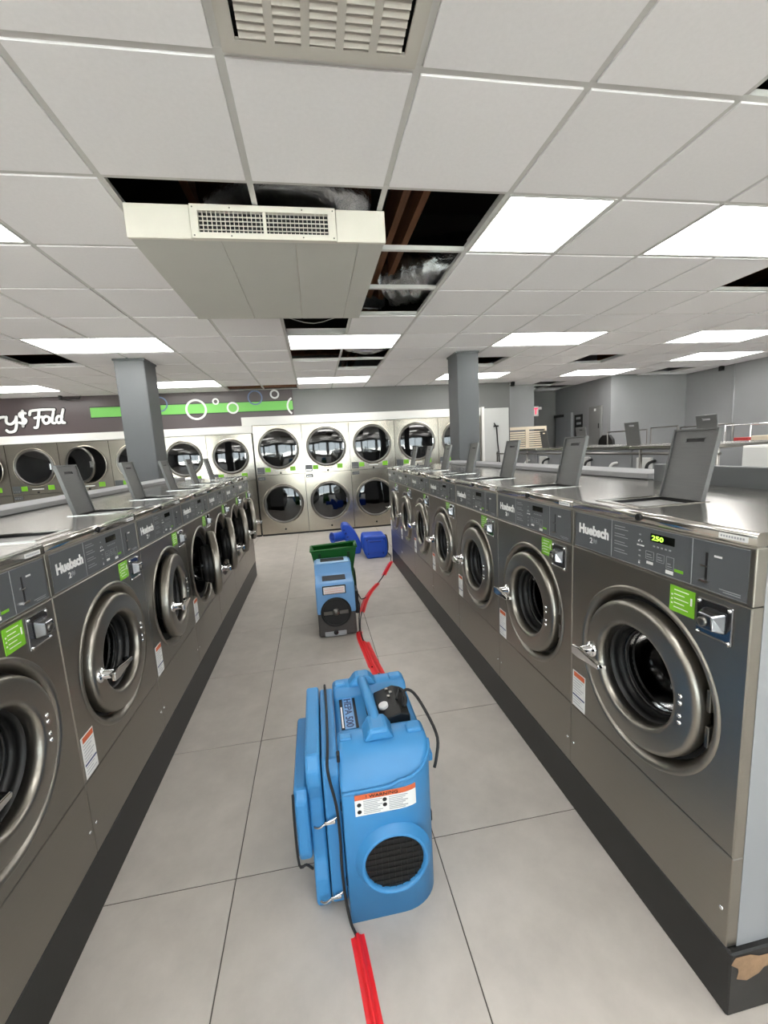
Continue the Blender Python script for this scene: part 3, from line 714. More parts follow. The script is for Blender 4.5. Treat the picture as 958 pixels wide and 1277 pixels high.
# ------------------------------------------------------------------ stacked dryers
def make_dryer(Wd, H, r, zu, zl, zm, group):
    t = thing('stacked_dryer', '', 'dryer', (0, 0, 0), 0, group)
    D = 0.0
    body = B()
    body.box(0.002, Wd - 0.002, 0.02, 0.09, 0.0, 0.03)
    body.build('toe_strip', 'black', t)
    c = Wd / 2
    def half(z0, z1, zc):
        p = B(); hole_panel(p, 0.004, Wd - 0.004, z0 + 0.004, z1 - 0.004, c, zc, r + 0.012, 0.0, 48)
        for a, b in (((0.004, z0 + .004), (Wd - .004, z0 + .004)), ((0.004, z1 - .004), (Wd - .004, z1 - .004)), ((.004, z0 + .004), (.004, z1 - .004)), ((Wd - .004, z0 + .004), (Wd - .004, z1 - .004))):
            p.face([(a[0], 0, a[1]), (b[0], 0, b[1]), (b[0], 0.1, b[1]), (a[0], 0.1, a[1])])
        p.lathe([(r + 0.012, 0), (r + 0.008, -0.004), (r, -0.004), (r - 0.006, 0.0), (r - 0.01, 0.03)], c, zc, 0, n=48)
        bmesh.ops.remove_doubles(p.bm, verts=p.bm.verts, dist=0.0002)
        pn = p.build('front_panel', 'steel_dryer', t)
        B().lathe([(r - 0.01, 0.03), (r - 0.02, 0.08), (r - 0.02, 0.098), (0, 0.098)], c, zc, 0, n=40).build('drum', 'drum', pn)
        hx = c - r + 0.01
        dm = B().lathe([(r - 0.010, 0.012), (r - 0.008, -0.010), (r - 0.018, -0.020), (r - 0.036, -0.018), (r - 0.045, -0.008), (r - 0.045, 0.012), (r - 0.010, 0.012)], c, zc, 0, n=56)
        bmesh.ops.translate(dm.bm, verts=dm.bm.verts, vec=(-hx, 0, -zc))
        d = dm.build('door', 'steel_dark', t, loc=(hx, 0, zc))
        gl = B().lathe([(r - 0.045, -0.004), (r - 0.12, -0.012), (r * 0.35, -0.017), (0, -0.018)], c - hx, 0, 0, n=40); gl.build('door_glass', 'glass_dryer', d)
        B().box(2 * (c - hx) - 0.055, 2 * (c - hx) - 0.03, -0.045, -0.018, -0.05, 0.05, bev=0.005).build('handle', 'chrome', d)
        return pn
    half(zm, H, zu); half(0.03, zm, zl)
    # control strip
    for k, z in enumerate((zm + 0.03, zm - 0.085)):
        cp = B().box(0.02, 0.15, -0.012, 0.0, z, z + (0.12 if k == 0 else 0.06), bev=0.003, seg=1).build('control_box', 'overlay', t)
        dg = B()
        for q in range(3): dg.box(0.035 + q * 0.035, 0.055 + q * 0.035, -0.014, -0.011, z + 0.02, z + 0.035)
        dg.build('control_buttons', 'chrome', cp)
    for u in (c - 0.26 * Wd, c + 0.26 * Wd): B().box(u - 0.05, u + 0.05, -0.002, 0.0005, zm + 0.06, zm + 0.14).build('green_sticker', 'sticker_green', t)
    B().box(c - 0.09, c + 0.09, -0.003, 0.0005, zm + 0.075, zm + 0.09).build('name_strip', 'white_ink', t)
    for z in (zm + 0.03, 0.11): B().lathe([(0.018, 0.0), (0.018, -0.006), (0.010, -0.009), (0, -0.009)], c, z, 0, n=14).build('panel_lock', 'black', t)
    return t
DW = 0.873
dp = make_dryer(DW, 2.05, 0.368, 1.615, 0.59, 1.14, 'stacked dryers on the far wall')
LD = ['stacked dryer pair at the left end of the taller dryers, over the aisle', 'second stacked dryer pair of the taller group, brown-blue load in lower door',
      'third stacked dryer pair of the taller group, bright window reflection in upper door', 'fourth stacked dryer pair of the taller group, behind far right washers', 'fifth stacked dryer pair, half hidden behind the right column']
LD[1] = 'second stacked dryer pair from the left of the taller group'
for k in range(5):
    o = dp if k == 0 else copy_tree(dp)
    o.location = (-1.065 + DW * k, YB - 0.1, 0); o['label'] = LD[k]
DL = 0.80
dl = make_dryer(DL, 1.92, 0.315, 1.52, 0.55, 1.07, 'lower stacked dryers under the lettering')
LE = ['shorter stacked dryer at the step beside the taller group', 'shorter stacked dryer second from the step, right of the left column', 'shorter stacked dryer half hidden behind the left column',
      'shorter stacked dryer with round door swung ajar, left of the left column', 'shorter stacked dryer under the word Fold, two left of the column', 'shorter stacked dryer cut by the left edge of the photo']
for k in range(6):
    o = dl if k == 0 else copy_tree(dl)
    o.location = (-1.885 - DL * k + 0.0, YB - 0.1, 0); o['label'] = LE[k]
    if k in (3, 5):
        up = [ch for ch in o.children if ch.name.startswith('door') and ch.location.z > 1.2][0]
        up.rotation_euler = (0, 0, math.radians(-24 if k == 3 else -50))
# white trim above dryers and the lettered band
struct(B().box(-1.235, 3.3, YB - 0.115, YB + 0.02, 2.055, 2.205).build('trim_1', 'white_paint'))
struct(B().box(X0, -1.07, YB - 0.113, YB + 0.02, 1.925, 2.054).build('trim_2', 'white_paint'))
sb = tag(B().box(X0, -0.30, YB - 0.004, YB + 0.0195, 2.064, CZ - 0.003).build('sign_band', 'sign_plum'), 'long dark plum sign band above the left dryers with lettering', 'sign')
YS = YB - 0.006
def ring(cx, cz, r, wd, m, y, a0=0, a1=2 * PI, n=40):
    b = B(); t_ = bmesh.new(); P = []
    for k in range(n + 1):
        a = a0 + (a1 - a0) * k / n
        P.append([t_.verts.new((cx + (r + s * wd / 2) * math.cos(a), y - e, cz + (r + s * wd / 2) * math.sin(a))) for s, e in ((-1, 0), (-1, 0.006), (1, 0.006), (1, 0))])
    for A, C in zip(P[:-1], P[1:]):
        for q in range(4): t_.faces.new([A[q], A[(q + 1) % 4], C[(q + 1) % 4], C[q]])
    b.merge(t_); return b.build('sign_circle', m, sb)
B().box(-3.73, -0.31, YS - 0.004, YS + 0.002, 2.318, 2.482).build('green_stripe', 'sign_green', sb)
bl = B(); bl.box(-3.74, -0.30, YS - 0.0035, YS + 0.002, 2.302, 2.318); bl.box(-3.74, -0.30, YS - 0.0035, YS + 0.002, 2.482, 2.496); bl.build('stripe_outline', 'black', sb)
for cx, cz, rr, wd, m in ((-2.004, 2.385, 0.165, 0.036, 'white_ink'), (-1.660, 2.513, 0.045, 0.026, 'white_ink'), (-1.375, 2.39, 0.09, 0.03, 'white_ink'), (-0.97, 2.556, 0.12, 0.024, 'circle_blue'), (-0.62, 2.606, 0.068, 0.03, 'white_ink'), (-2.60, 2.50, 0.12, 0.022, 'circle_blue')):
    ring(cx, cz, rr, wd, m, YS - 0.005)
ring(-0.24, 2.385, 0.165, 0.032, 'white_ink', YS - 0.0, a0=2.1, a1=4.1)
# brush lettering: "Dry $ Fold" drawn as strokes
STROKES = [
 [(-5.46, 2.47), (-5.50, 2.22)], [(-5.52, 2.47), (-5.36, 2.48), (-5.26, 2.40), (-5.28, 2.28), (-5.40, 2.22), (-5.52, 2.23)],                 # D
 [(-5.16, 2.38), (-5.18, 2.24)], [(-5.17, 2.31), (-5.12, 2.37), (-5.05, 2.38)],                                                           # r
 [(-5.02, 2.38), (-5.03, 2.29), (-4.97, 2.26), (-4.90, 2.31), (-4.87, 2.38)], [(-4.87, 2.38), (-4.89, 2.24), (-4.93, 2.15), (-5.01, 2.13), (-5.05, 2.16)],  # y
 [(-4.62, 2.43), (-4.70, 2.44), (-4.73, 2.39), (-4.67, 2.35), (-4.63, 2.31), (-4.68, 2.26), (-4.75, 2.28)], [(-4.665, 2.47), (-4.70, 2.22)],  # $
 [(-4.55, 2.40), (-4.52, 2.46), (-4.40, 2.475), (-4.22, 2.48), (-4.10, 2.475)], [(-4.37, 2.47), (-4.41, 2.32), (-4.45, 2.20), (-4.50, 2.19)], [(-4.47, 2.345), (-4.38, 2.36), (-4.30, 2.355)],  # F
 [(-4.27, 2.37), (-4.33, 2.32), (-4.30, 2.25), (-4.23, 2.27), (-4.21, 2.34), (-4.27, 2.37)],                                                # o
 [(-4.12, 2.44), (-4.16, 2.33), (-4.17, 2.26), (-4.13, 2.25)],                                                                            # l
 [(-3.98, 2.35), (-4.05, 2.36), (-4.09, 2.30), (-4.06, 2.25), (-3.99, 2.28)], [(-3.94, 2.47), (-3.99, 2.34), (-4.0, 2.26), (-3.95, 2.25)],   # d
]
STROKES = [[((x if x < -4.85 else -4.845 + (x + 4.76) * 0.855), z) for x, z in q] for q in STROKES]
def lettering(rr, m, name, y):
    b = B()
    for s in STROKES:
        b.tube([(x, 0, z) for x, z in s], rr, n=10, sub=5)
        for x, z in (s[0], s[-1]): b.lathe([(0, -rr), (rr * 0.7, -rr * 0.7), (rr, 0), (rr * 0.7, rr * 0.7), (0, rr)], x, z, 0, n=10)
    for v in b.bm.verts: v.co.y = y + v.co.y * 0.16
    return b.build(name, m, sb)
lettering(0.036, 'black', 'lettering_outline', YS - 0.002)
lettering(0.0235, 'white_ink', 'lettering', YS - 0.010)

# ------------------------------------------------------------------ HEPA air scrubber (blue, foreground)
t = thing('air_scrubber', 'bright blue moulded air scrubber standing in the aisle foreground', 'air scrubber', (0.0, 1.142, 0))
def loft(ysec):
    b = B(); t_ = bmesh.new(); rings = []
    for y, x0, x1, hgt, rb in ysec:
        P = [(x0, 0.0), (x0, hgt - rb)]
        for k in range(1, 5): a = PI - k * PI / 8; P.append((x0 + rb + rb * math.cos(a), hgt - rb + rb * math.sin(a)))
        for k in range(1, 4): P.append((x0 + rb + (x1 - x0 - 2 * rb) * k / 4, hgt))
        for k in range(0, 5): a = PI / 2 - k * PI / 8; P.append((x1 - rb + rb * math.cos(a), hgt - rb + rb * math.sin(a)))
        P.append((x1, 0.0))
        rings.append([t_.verts.new((x, y, z)) for x, z in P])
    n = len(rings[0])
    for A, C in zip(rings[:-1], rings[1:]):
        for k in range(n):
            f = t_.faces.new([A[k], A[(k + 1) % n], C[(k + 1) % n], C[k]]); f.smooth = k < n - 1
    f = t_.faces.new(rings[0][::-1]); f.smooth = True; t_.faces.new(rings[-1])
    b.merge(t_); return b
secs = [(0.0, 0.004, 0.18, 0.46, 0.01), (0.0015, 0.003, 0.2008, 0.464, 0.011), (0.006, 0.002, 0.221, 0.472, 0.012), (0.0134, 0.001, 0.24, 0.482, 0.013), (0.0234, 0, 0.2571, 0.492, 0.014), (0.0357, 0, 0.2719, 0.502, 0.015), (0.05, 0, 0.2839, 0.514, 0.016), (0.0658, 0, 0.2928, 0.526, 0.017), (0.0826, 0, 0.2982, 0.537, 0.018), (0.1, 0, 0.3, 0.545, 0.019),
        (0.125, 0.0, 0.300, 0.550, 0.02), (0.17, 0.0, 0.300, 0.550, 0.02), (0.180, 0.0, 0.300, 0.546, 0.02), (0.205, 0.0, 0.300, 0.522, 0.016), (0.222, 0.0, 0.300, 0.515, 0.016),
        (0.42, 0.0, 0.300, 0.515, 0.016), (0.428, 0.0, 0.300, 0.522, 0.016), (0.438, 0.0, 0.300, 0.546, 0.02), (0.442, 0.0, 0.300, 0.552, 0.02), (0.50, 0.0, 0.300, 0.552, 0.02), (0.515, 0.003, 0.295, 0.545, 0.02), (0.52, 0.008, 0.29, 0.53, 0.02)]
body = loft(secs).build('housing', 'hepa_blue', t)
# outlet
oc, oz, orr = 0.152, 0.213, 0.094
B().lathe([(0.124, 0.004), (0.120, -0.006), (0.112, -0.012), (0.108, -0.022), (0.104, -0.026), (0.098, -0.025), (0.094, -0.018), (0.092, 0.0)], oc, oz, 0, n=48).build('outlet_ring', 'hepa_blue', body)
B().lathe([(0.093, -0.012), (0, -0.012)], oc, oz, 0, n=40).build('outlet_screen', 'black', body)
gr = B()
for k in range(-4, 5):
    q = k * 0.02; L_ = math.sqrt(max(0, 0.092 ** 2 - q * q))
    gr.box(oc + q - 0.001, oc + q + 0.001, -0.016, -0.013, oz - L_, oz + L_); gr.box(oc - L_, oc + L_, -0.0165, -0.0135, oz + q - 0.001, oz + q + 0.001)
gr.build('outlet_grid', 'black', body)
lip = B(); Pl = []
for y, x0, x1, hh, rb in [q for q in secs if q[0] <= 0.10]: Pl.append((x1 + 0.001, y, 0.478 + 0.5 * y))
lip.tube([(0.004, -0.001, 0.466)] + [(0.08, -0.002, 0.466), (0.15, -0.002, 0.468)] + Pl, 0.0055, n=8, sub=3)
lip.build('shoulder_ridge', 'hepa_blue', body)
# warning sticker wrapped over the front
xs_ = [0.040, 0.10, 0.16, 0.180, 0.2008, 0.221, 0.234]
def fy(x):
    tab = [(0.0, 0.0), (0.180, 0.0), (0.2008, 0.0015), (0.221, 0.006), (0.24, 0.0134)]
    for (a, ya), (b, yb) in zip(tab[:-1], tab[1:]):
        if a <= x <= b: return ya + (yb - ya) * (x - a) / (b - a)
    return 0.0
def wrap(z0, z1, m, name, parent, dy, x_list=xs_):
    b = B()
    for a, c in zip(x_list[:-1], x_list[1:]): b.face([(a, fy(a) - dy, z0), (c, fy(c) - dy, z0), (c, fy(c) - dy, z1), (a, fy(a) - dy, z1)])
    return b.build(name, m, parent)
ws = wrap(0.382, 0.455, 'sticker_white', 'warning_sticker', body, 0.0015)
wrap(0.437, 0.455, 'sticker_orange', 'warning_header', ws, 0.0022)
ip = B()
for c0 in (0.066, 0.146):
    for k in range(8): ip.box(c0, c0 + 0.06 - 0.008 * (k % 3), -0.0026, -0.0016, 0.430 - k * 0.006, 0.4318 - k * 0.006)
ip.build('warning_print', 'ink_grey', ws)
ic = B()
for x, z in ((0.053, 0.42), (0.053, 0.396), (0.133, 0.425), (0.133, 0.407)): ic.lathe([(0.007, 0), (0.006, -0.001), (0, -0.001)], x, z, -0.0018, n=12)
ic.build('warning_icons', 'black', ws)
ob('warning_words', text_front('! WARNING', 0.02, 0.10, 0.010, 0.075, 0.441, -0.0026, off=0.0002), 'black', ws)
# saddle: labels and controls
lb = B().box(0.022, 0.034, 0.228, 0.412, 0.5150, 0.5172).build('side_label', 'black', body)
B().box(0.025, 0.031, 0.236, 0.360, 0.5172, 0.5180).build('side_label_print', 'white_ink', lb)
lb2 = B().box(0.036, 0.072, 0.228, 0.416, 0.5150, 0.5172).build('name_label', 'dehu_blue', body)
me = text_mesh('HEPA 500', 0.05, 0.0004, 0.0008)
xs2 = [v.co.x for v in me.vertices]; ys2 = [v.co.y for v in me.vertices]
for v in me.vertices:
    a = (v.co.x - min(xs2)) / (max(xs2) - min(xs2)); c = (v.co.y - min(ys2)) / (max(ys2) - min(ys2)); v.co = Vector((0.040 + 0.028 * c, 0.408 - 0.172 * a, 0.5178 + v.co.z))
ob('name_print', me, 'navy', lb2)
B().box(0.074, 0.084, 0.228, 0.412, 0.5150, 0.5172).build('side_label', 'black', body)
cpn = B().prism([(0.16, 0.5150), (0.27, 0.5150), (0.27, 0.5450), (0.235, 0.5570), (0.16, 0.5350)], 'y', 0.215, 0.400, bev=0.004).build('control_box', 'black', body)
B().cyl((0.185, 0.285, 0.5390), (0.182, 0.285, 0.5530), 0.018, n=20).build('dial', 'white_ink', cpn)
for q in range(3): B().box(0.205 + 0.012 * (q % 2), 0.216 + 0.012 * (q % 2), 0.325 + 0.025 * q, 0.337 + 0.025 * q, 0.5480, 0.5570, bev=0.001, seg=1).build('switch', 'steel_dark', cpn)
B().box(0.120, 0.135, 0.29, 0.395, 0.5150, 0.5220, bev=0.002, seg=1).build('vent_slot', 'black', body)
# handle bridge
hb = B().tube([(0.118, 0.468, 0.545), (0.120, 0.43, 0.575), (0.124, 0.36, 0.585), (0.130, 0.27, 0.585), (0.136, 0.18, 0.575), (0.14, 0.12, 0.548)], 0.019, n=14, sub=5)
hb.prism([(0.085, 0.545), (0.195, 0.545), (0.170, 0.588), (0.110, 0.588)], 'y', 0.10, 0.19, bev=0.012)
hb.prism([(0.06, 0.545), (0.185, 0.545), (0.150, 0.590), (0.095, 0.590)], 'y', 0.43, 0.50, bev=0.014)
hb.build('carry_handle', 'hepa_blue', t)
for y0 in (0.125, 0.455): B().box(0.01, 0.05, y0, y0 + 0.03, 0.545, 0.556, bev=0.005).build('stacking_lug', 'hepa_blue', body)
for y0 in (0.115, 0.45): B().box(0.235, 0.288, y0, y0 + 0.045, 0.54, 0.562, bev=0.008).build('stacking_lug', 'hepa_blue', body)
for z in (0.10, 0.375, 0.545): B().box(-0.004, 0.006, 0.035, 0.055, z, z + 0.028, bev=0.002, seg=1).build('hinge_pin', 'black', body)
B().box(0.296, 0.312, 0.12, 0.17, 0.19, 0.23, bev=0.004).build('bumper', 'black', body)
B().box(0.296, 0.318, 0.10, 0.19, 0.44, 0.47, bev=0.006).build('cord_hook', 'hepa_blue', body)
# filter lid plates on the left
pl = B().prism([(0.05, 0.03), (0.46, 0.03), (0.49, 0.08), (0.49, 0.50), (0.46, 0.545), (0.06, 0.545), (0.04, 0.50), (0.04, 0.07)], 'x', -0.052, -0.001, bev=0.008)
fpl = pl.build('filter_frame', 'hepa_blue2', t)
pl = B().prism([(0.075, 0.0), (0.47, 0.0), (0.50, 0.05), (0.50, 0.50), (0.47, 0.555), (0.075, 0.555), (0.055, 0.51), (0.055, 0.46), (0.078, 0.40), (0.078, 0.18), (0.055, 0.12), (0.055, 0.03)], 'x', -0.104, -0.056, bev=0.009)
lid = pl.build('intake_lid', 'hepa_blue', t)
pl = B().prism([(0.06, 0.20), (0.43, 0.20), (0.45, 0.24), (0.45, 0.42), (0.43, 0.455), (0.06, 0.455), (0.045, 0.42), (0.045, 0.24)], 'x', -0.146, -0.104, bev=0.010)
bp = pl.build('intake_duct', 'hepa_blue2', lid)
B().prism([(0.066, 0.215), (0.425, 0.215), (0.425, 0.44), (0.066, 0.44)], 'x', -0.1475, -0.1455).build('intake_screen', 'black', bp)
B().tube([(-0.147, 0.05, 0.45), (-0.149, 0.043, 0.35), (-0.147, 0.045, 0.205), (-0.125, 0.05, 0.195), (-0.106, 0.05, 0.175)], 0.004, n=8).build('intake_gasket', 'black', bp)
for z in (0.055, 0.33):
    lt = B(); lt.box(-0.058, -0.022, 0.028, 0.036, z + 0.012, z + 0.024, bev=0.002, seg=1)
    lt.tube([(-0.09, 0.045, z), (-0.075, 0.034, z + 0.004), (-0.055, 0.032, z + 0.016), (-0.03, 0.032, z + 0.026), (-0.012, 0.036, z + 0.030)], 0.004, n=8)
    lt.build('latch', 'chrome', fpl)
# cord over the lid and the lead on the right
o = B().tube([(-0.03, 1.61, 0.556), (-0.028, 1.45, 0.556), (-0.03, 1.25, 0.556), (-0.034, 1.172, 0.548), (-0.030, 1.165, 0.50), (-0.016, 1.155, 0.42), (-0.012, 1.15, 0.32), (-0.014, 1.148, 0.2), (-0.010, 1.14, 0.10), (0.0, 1.125, 0.03), (0.008, 1.118, 0.006), (0.017, 1.09, 0.005), (0.030, 1.0, 0.005), (0.042, 0.893, 0.005), (0.065, 0.70, 0.005), (0.09, 0.55, 0.005)], 0.0046, n=8)
o.build('power_cord', 'rubber', t, loc=(0.0, -1.142, 0))
o = B().tube([(0.235, 1.43, 0.562), (0.258, 1.47, 0.58), (0.265, 1.40, 0.582), (0.252, 1.38, 0.566), (0.268, 1.44, 0.588), (0.30, 1.42, 0.585), (0.335, 1.36, 0.53), (0.352, 1.30, 0.48), (0.338, 1.27, 0.43), (0.326, 1.26, 0.40)], 0.0055, n=8)
o.build('power_lead', 'rubber', t, loc=(0.0, -1.142, 0))
SCRUB = t

# ------------------------------------------------------------------ small dehumidifier
t = thing('dehumidifier', 'light blue and grey compact dehumidifier with a round front fan in the aisle', 'dehumidifier', (-0.072, 3.262, 0))
Wd = 0.315
lower = B().prism([(0.0, 0.02), (0.03, 0.0), (0.42, 0.0), (0.45, 0.03), (0.45, 0.2), (0.0, 0.2)], 'x', 0.004, Wd - 0.004, bev=0.012).build('lower_shell', 'dehu_grey', t)
upper = B().prism([(0.0, 0.2), (0.45, 0.2), (0.45, 0.50), (0.43, 0.555), (0.26, 0.555), (0.20, 0.475), (0.03, 0.452), (0.006, 0.43)], 'x', 0, Wd, bev=0.012).build('upper_shell', 'dehu_blue', t)
fc, fz, fr_ = 0.152, 0.215, 0.118
B().lathe([(0.122, 0.003), (0.124, -0.006), (0.116, -0.012), (0.108, -0.008), (0.106, 0.0)], fc, fz, 0, n=40).build('fan_ring', 'black', upper)
B().lathe([(0.107, -0.002), (0, -0.002)], fc, fz, 0, n=36).build('fan_back', 'black', upper)
B().lathe([(0.03, -0.004), (0.028, -0.012), (0, -0.014)], fc, fz, 0, n=20).build('fan_hub', 'steel_dark', upper)
for k in range(2):
    B().box(fc - 0.10 if k == 0 else fc + 0.028, fc - 0.028 if k == 0 else fc + 0.10, -0.010, -0.003, fz - 0.018, fz + 0.012, bev=0.002, seg=1).build('fan_blade', 'steel_dark', upper)
lb = B().box(0.055, 0.242, -0.006, 0.006, 0.366, 0.438, bev=0.003, seg=1).build('display_bezel', 'black', upper)
B().box(0.063, 0.234, -0.008, -0.005, 0.374, 0.430).build('display_panel', 'sticker_white', lb)
pr = B()
for k in range(4): pr.box(0.07, 0.225, -0.0086, -0.0078, 0.38 + 0.012 * k, 0.383 + 0.012 * k)
pr.build('panel_print', 'sticker_orange', lb)
B().prism([(0.255, 0.553), (0.425, 0.556), (0.425, 0.562), (0.255, 0.562)], 'x', 0.02, Wd - 0.02, bev=0.002, seg=1).build('top_plate', 'dehu_light', upper)
B().prism([(0.075, 0.4565), (0.165, 0.469), (0.165, 0.476), (0.075, 0.463)], 'x', 0.06, 0.25, bev=0.002, seg=1).build('hand_recess', 'black', upper)
B().box(0.055, 0.26, 0.30, 0.40, 0.555, 0.566, bev=0.004).build('grip_recess', 'black', upper)
B().box(0.05, 0.225, -0.004, 0.004, 0.012, 0.052, bev=0.002, seg=1).build('nameplate', 'ink_grey', lower)
B().lathe([(0.02, 0), (0.018, -0.012), (0, -0.012)], 0.14, 0.042, 0.0, n=14).build('drain_port', 'black', lower)
B().box(Wd - 0.002, Wd + 0.03, 0.05, 0.2, 0.16, 0.36, bev=0.01).build('cord_bundle', 'rubber', upper)
t['label'] = 'light blue and grey dehumidifier with round black fan on its front'
DEHU = t

# ------------------------------------------------------------------ green air mover (standing on end, snout up)
t = thing('air_mover', 'dark green air mover standing on end behind the dehumidifier, snout up', 'air mover', (0.11, 3.78, 0), 0, 'air movers in the aisle'); GRN = t
def frustum(lo, hi, z0, z1, y0, y1, th=0.012):
    pass
sn = B()
# hollow snout: outer and inner walls
A = [(-0.165, -0.02, 0.40), (0.165, -0.02, 0.40), (0.165, 0.22, 0.40), (-0.165, 0.22, 0.40)]
C = [(-0.205, -0.075, 0.625), (0.205, -0.075, 0.640), (0.205, 0.06, 0.660), (-0.205, 0.06, 0.645)]
Ci = [(-0.188, -0.058, 0.626), (0.188, -0.058, 0.640), (0.188, 0.044, 0.657), (-0.188, 0.044, 0.644)]
Di = [(-0.15, -0.005, 0.43), (0.15, -0.005, 0.43), (0.15, 0.2, 0.43), (-0.15, 0.2, 0.43)]
for P, Q in ((A, C), (C, Ci), (Ci, Di)):
    for k in range(4): sn.face([P[k], P[(k + 1) % 4], Q[(k + 1) % 4], Q[k]])
sn.face(A); sn.face(Di)
bmesh.ops.remove_doubles(sn.bm, verts=sn.bm.verts, dist=0.0005)
sno = sn.build('snout', 'green_plastic', t)
rim = B()
for P, Q in ((C[0], C[1]), (C[1], C[2]), (C[2], C[3]), (C[3], C[0])): rim.cyl(P, Q, 0.010, n=8)
rim.build('snout_rim', 'green_plastic', sno)
for x in (-0.13, 0.13): B().prism([(-0.045, 0.45), (-0.070, 0.60), (-0.078, 0.60), (-0.055, 0.45)], 'x', x - 0.012, x + 0.012).build('snout_rib', 'green_dark', sno)
vol = [(0.0, 0.0), (0.30, 0.0), (0.42, 0.06), (0.49, 0.18), (0.48, 0.32), (0.38, 0.43), (0.22, 0.46), (-0.02, 0.45), (-0.03, 0.2)]
B().prism(vol, 'x', -0.165, 0.165, bev=0.025, seg=3).build('scroll_housing', 'green_plastic', t)
mtx = Matrix.Translation((0.165, 0.23, 0.22)) @ Matrix.Rotation(PI / 2, 4, 'Z')
B().lathe([(0.15, 0.0), (0.145, -0.025), (0.13, -0.035), (0.115, -0.03), (0.11, -0.005), (0, -0.005)], 0, 0, 0, n=36, mtx=mtx).build('inlet_ring', 'green_dark', t)

# ------------------------------------------------------------------ two royal blue air movers by the far end
t = thing('air_mover', 'royal blue boxy air mover lying beside the end of the right row', 'air mover', (0.75, 5.62, 0), 0, 'air movers in the aisle'); BLU = t
poly = [(-0.125, 0.0), (0.125, 0.0), (0.165, 0.05), (0.172, 0.22), (0.15, 0.315), (-0.155, 0.325), (-0.178, 0.24), (-0.17, 0.10)]
bd = B().prism(poly, 'y', 0, 0.36, bev=0.025, seg=3).build('housing', 'royal', t)
B().prism([(-0.11, 0.09), (0.115, 0.09), (0.125, 0.26), (-0.12, 0.265)], 'y', -0.010, 0.003, bev=0.006).build('front_panel', 'royal', bd)
for x, z in ((-0.115, 0.27), (0.12, 0.268), (-0.105, 0.075), (0.105, 0.07)): B().lathe([(0.014, 0.002), (0.012, -0.006), (0, -0.006)], x, z, 0, n=10).build('bolt', 'royal_dark', bd)
B().box(-0.08, 0.08, -0.014, -0.006, 0.235, 0.252, bev=0.003, seg=1).build('grip', 'royal_dark', bd)
mtx = Matrix.Translation((0.168, 0.18, 0.165)) @ Matrix.Rotation(PI / 2, 4, 'Z')
B().lathe([(0.13, 0.0), (0.125, -0.02), (0.105, -0.024), (0.10, 0.0), (0, 0.0)], 0, 0, 0, n=32, mtx=mtx).build('inlet', 'black', bd)
t = thing('air_mover', 'royal blue air mover with round snout tipped over left of the boxy one', 'air mover', (0.36, 5.98, 0), 0, 'air movers in the aisle')
b2 = B().prism([(0.02, 0.10), (0.10, 0.0), (0.21, 0.0), (0.24, 0.12), (0.17, 0.30), (0.06, 0.44), (-0.02, 0.45), (-0.05, 0.38)], 'y', 0, 0.30, bev=0.02, seg=3).build('housing', 'royal', t)
for k in range(6):
    a = k / 5; B().box(-0.03 + 0.12 * a, 0.0 + 0.12 * a, -0.010, 0.004, 0.36 - 0.26 * a, 0.385 - 0.26 * a, bev=0.003, seg=1).build('rib', 'royal_dark', b2)
mtx = Matrix.Rotation(math.radians(-62), 4, 'Z')
s2 = B().lathe([(0.07, 0.16), (0.07, -0.12), (0.078, -0.14), (0.082, -0.15), (0.07, -0.152), (0.06, -0.145), (0.058, 0.0), (0, 0.0)], 0, 0, 0, n=28, mtx=Matrix.Translation((-0.06, 0.05, 0.275)) @ mtx).build('round_snout', 'royal', t)
B().box(0.03, 0.19, 0.02, 0.16, 0.0, 0.03, bev=0.006).build('foot', 'black', t)

# ------------------------------------------------------------------ cords and red tape on the floor
o = B().tube([(0.30, 1.75, 0.005), (0.325, 2.3, 0.005), (0.318, 2.60, 0.005), (0.302, 2.75, 0.005), (0.285, 2.95, 0.005), (0.275, 3.10, 0.005), (0.272, 3.30, 0.005), (0.292, 3.52, 0.005), (0.328, 3.72, 0.005), (0.40, 4.02, 0.005), (0.49, 4.28, 0.005), (0.602, 4.52, 0.005), (0.715, 4.80, 0.005), (0.79, 5.02, 0.005), (0.86, 5.22, 0.005), (0.92, 5.38, 0.005)], 0.0046, n=8)
tag(o.build('extension_cord', 'rubber'), 'black extension cord running along the aisle floor to the right row', 'cord')
o = B().tube([(0.262, 3.36, 0.28), (0.285, 3.40, 0.2), (0.27, 3.36, 0.1), (0.262, 3.31, 0.02), (0.254, 3.22, 0.006), (0.268, 2.95, 0.0045), (0.285, 2.70, 0.0045)], 0.0046, n=8)
o.build('power_cord', 'rubber', DEHU, loc=(0.072, -3.262, 0))
o = B().tube([(0.30, 3.95, 0.16), (0.34, 4.0, 0.06), (0.36, 4.05, 0.012), (0.40, 4.08, 0.008), (0.425, 4.10, 0.008)], 0.005, n=8)
o.build('power_cord', 'rubber', GRN, loc=(-0.11, -3.78, 0))
o = B().tube([(0.92, 5.70, 0.06), (0.95, 5.60, 0.02), (0.93, 5.50, 0.006), (0.915, 5.42, 0.006)], 0.005, n=8)
o.build('power_cord', 'rubber', BLU, loc=(-0.75, -5.62, 0))
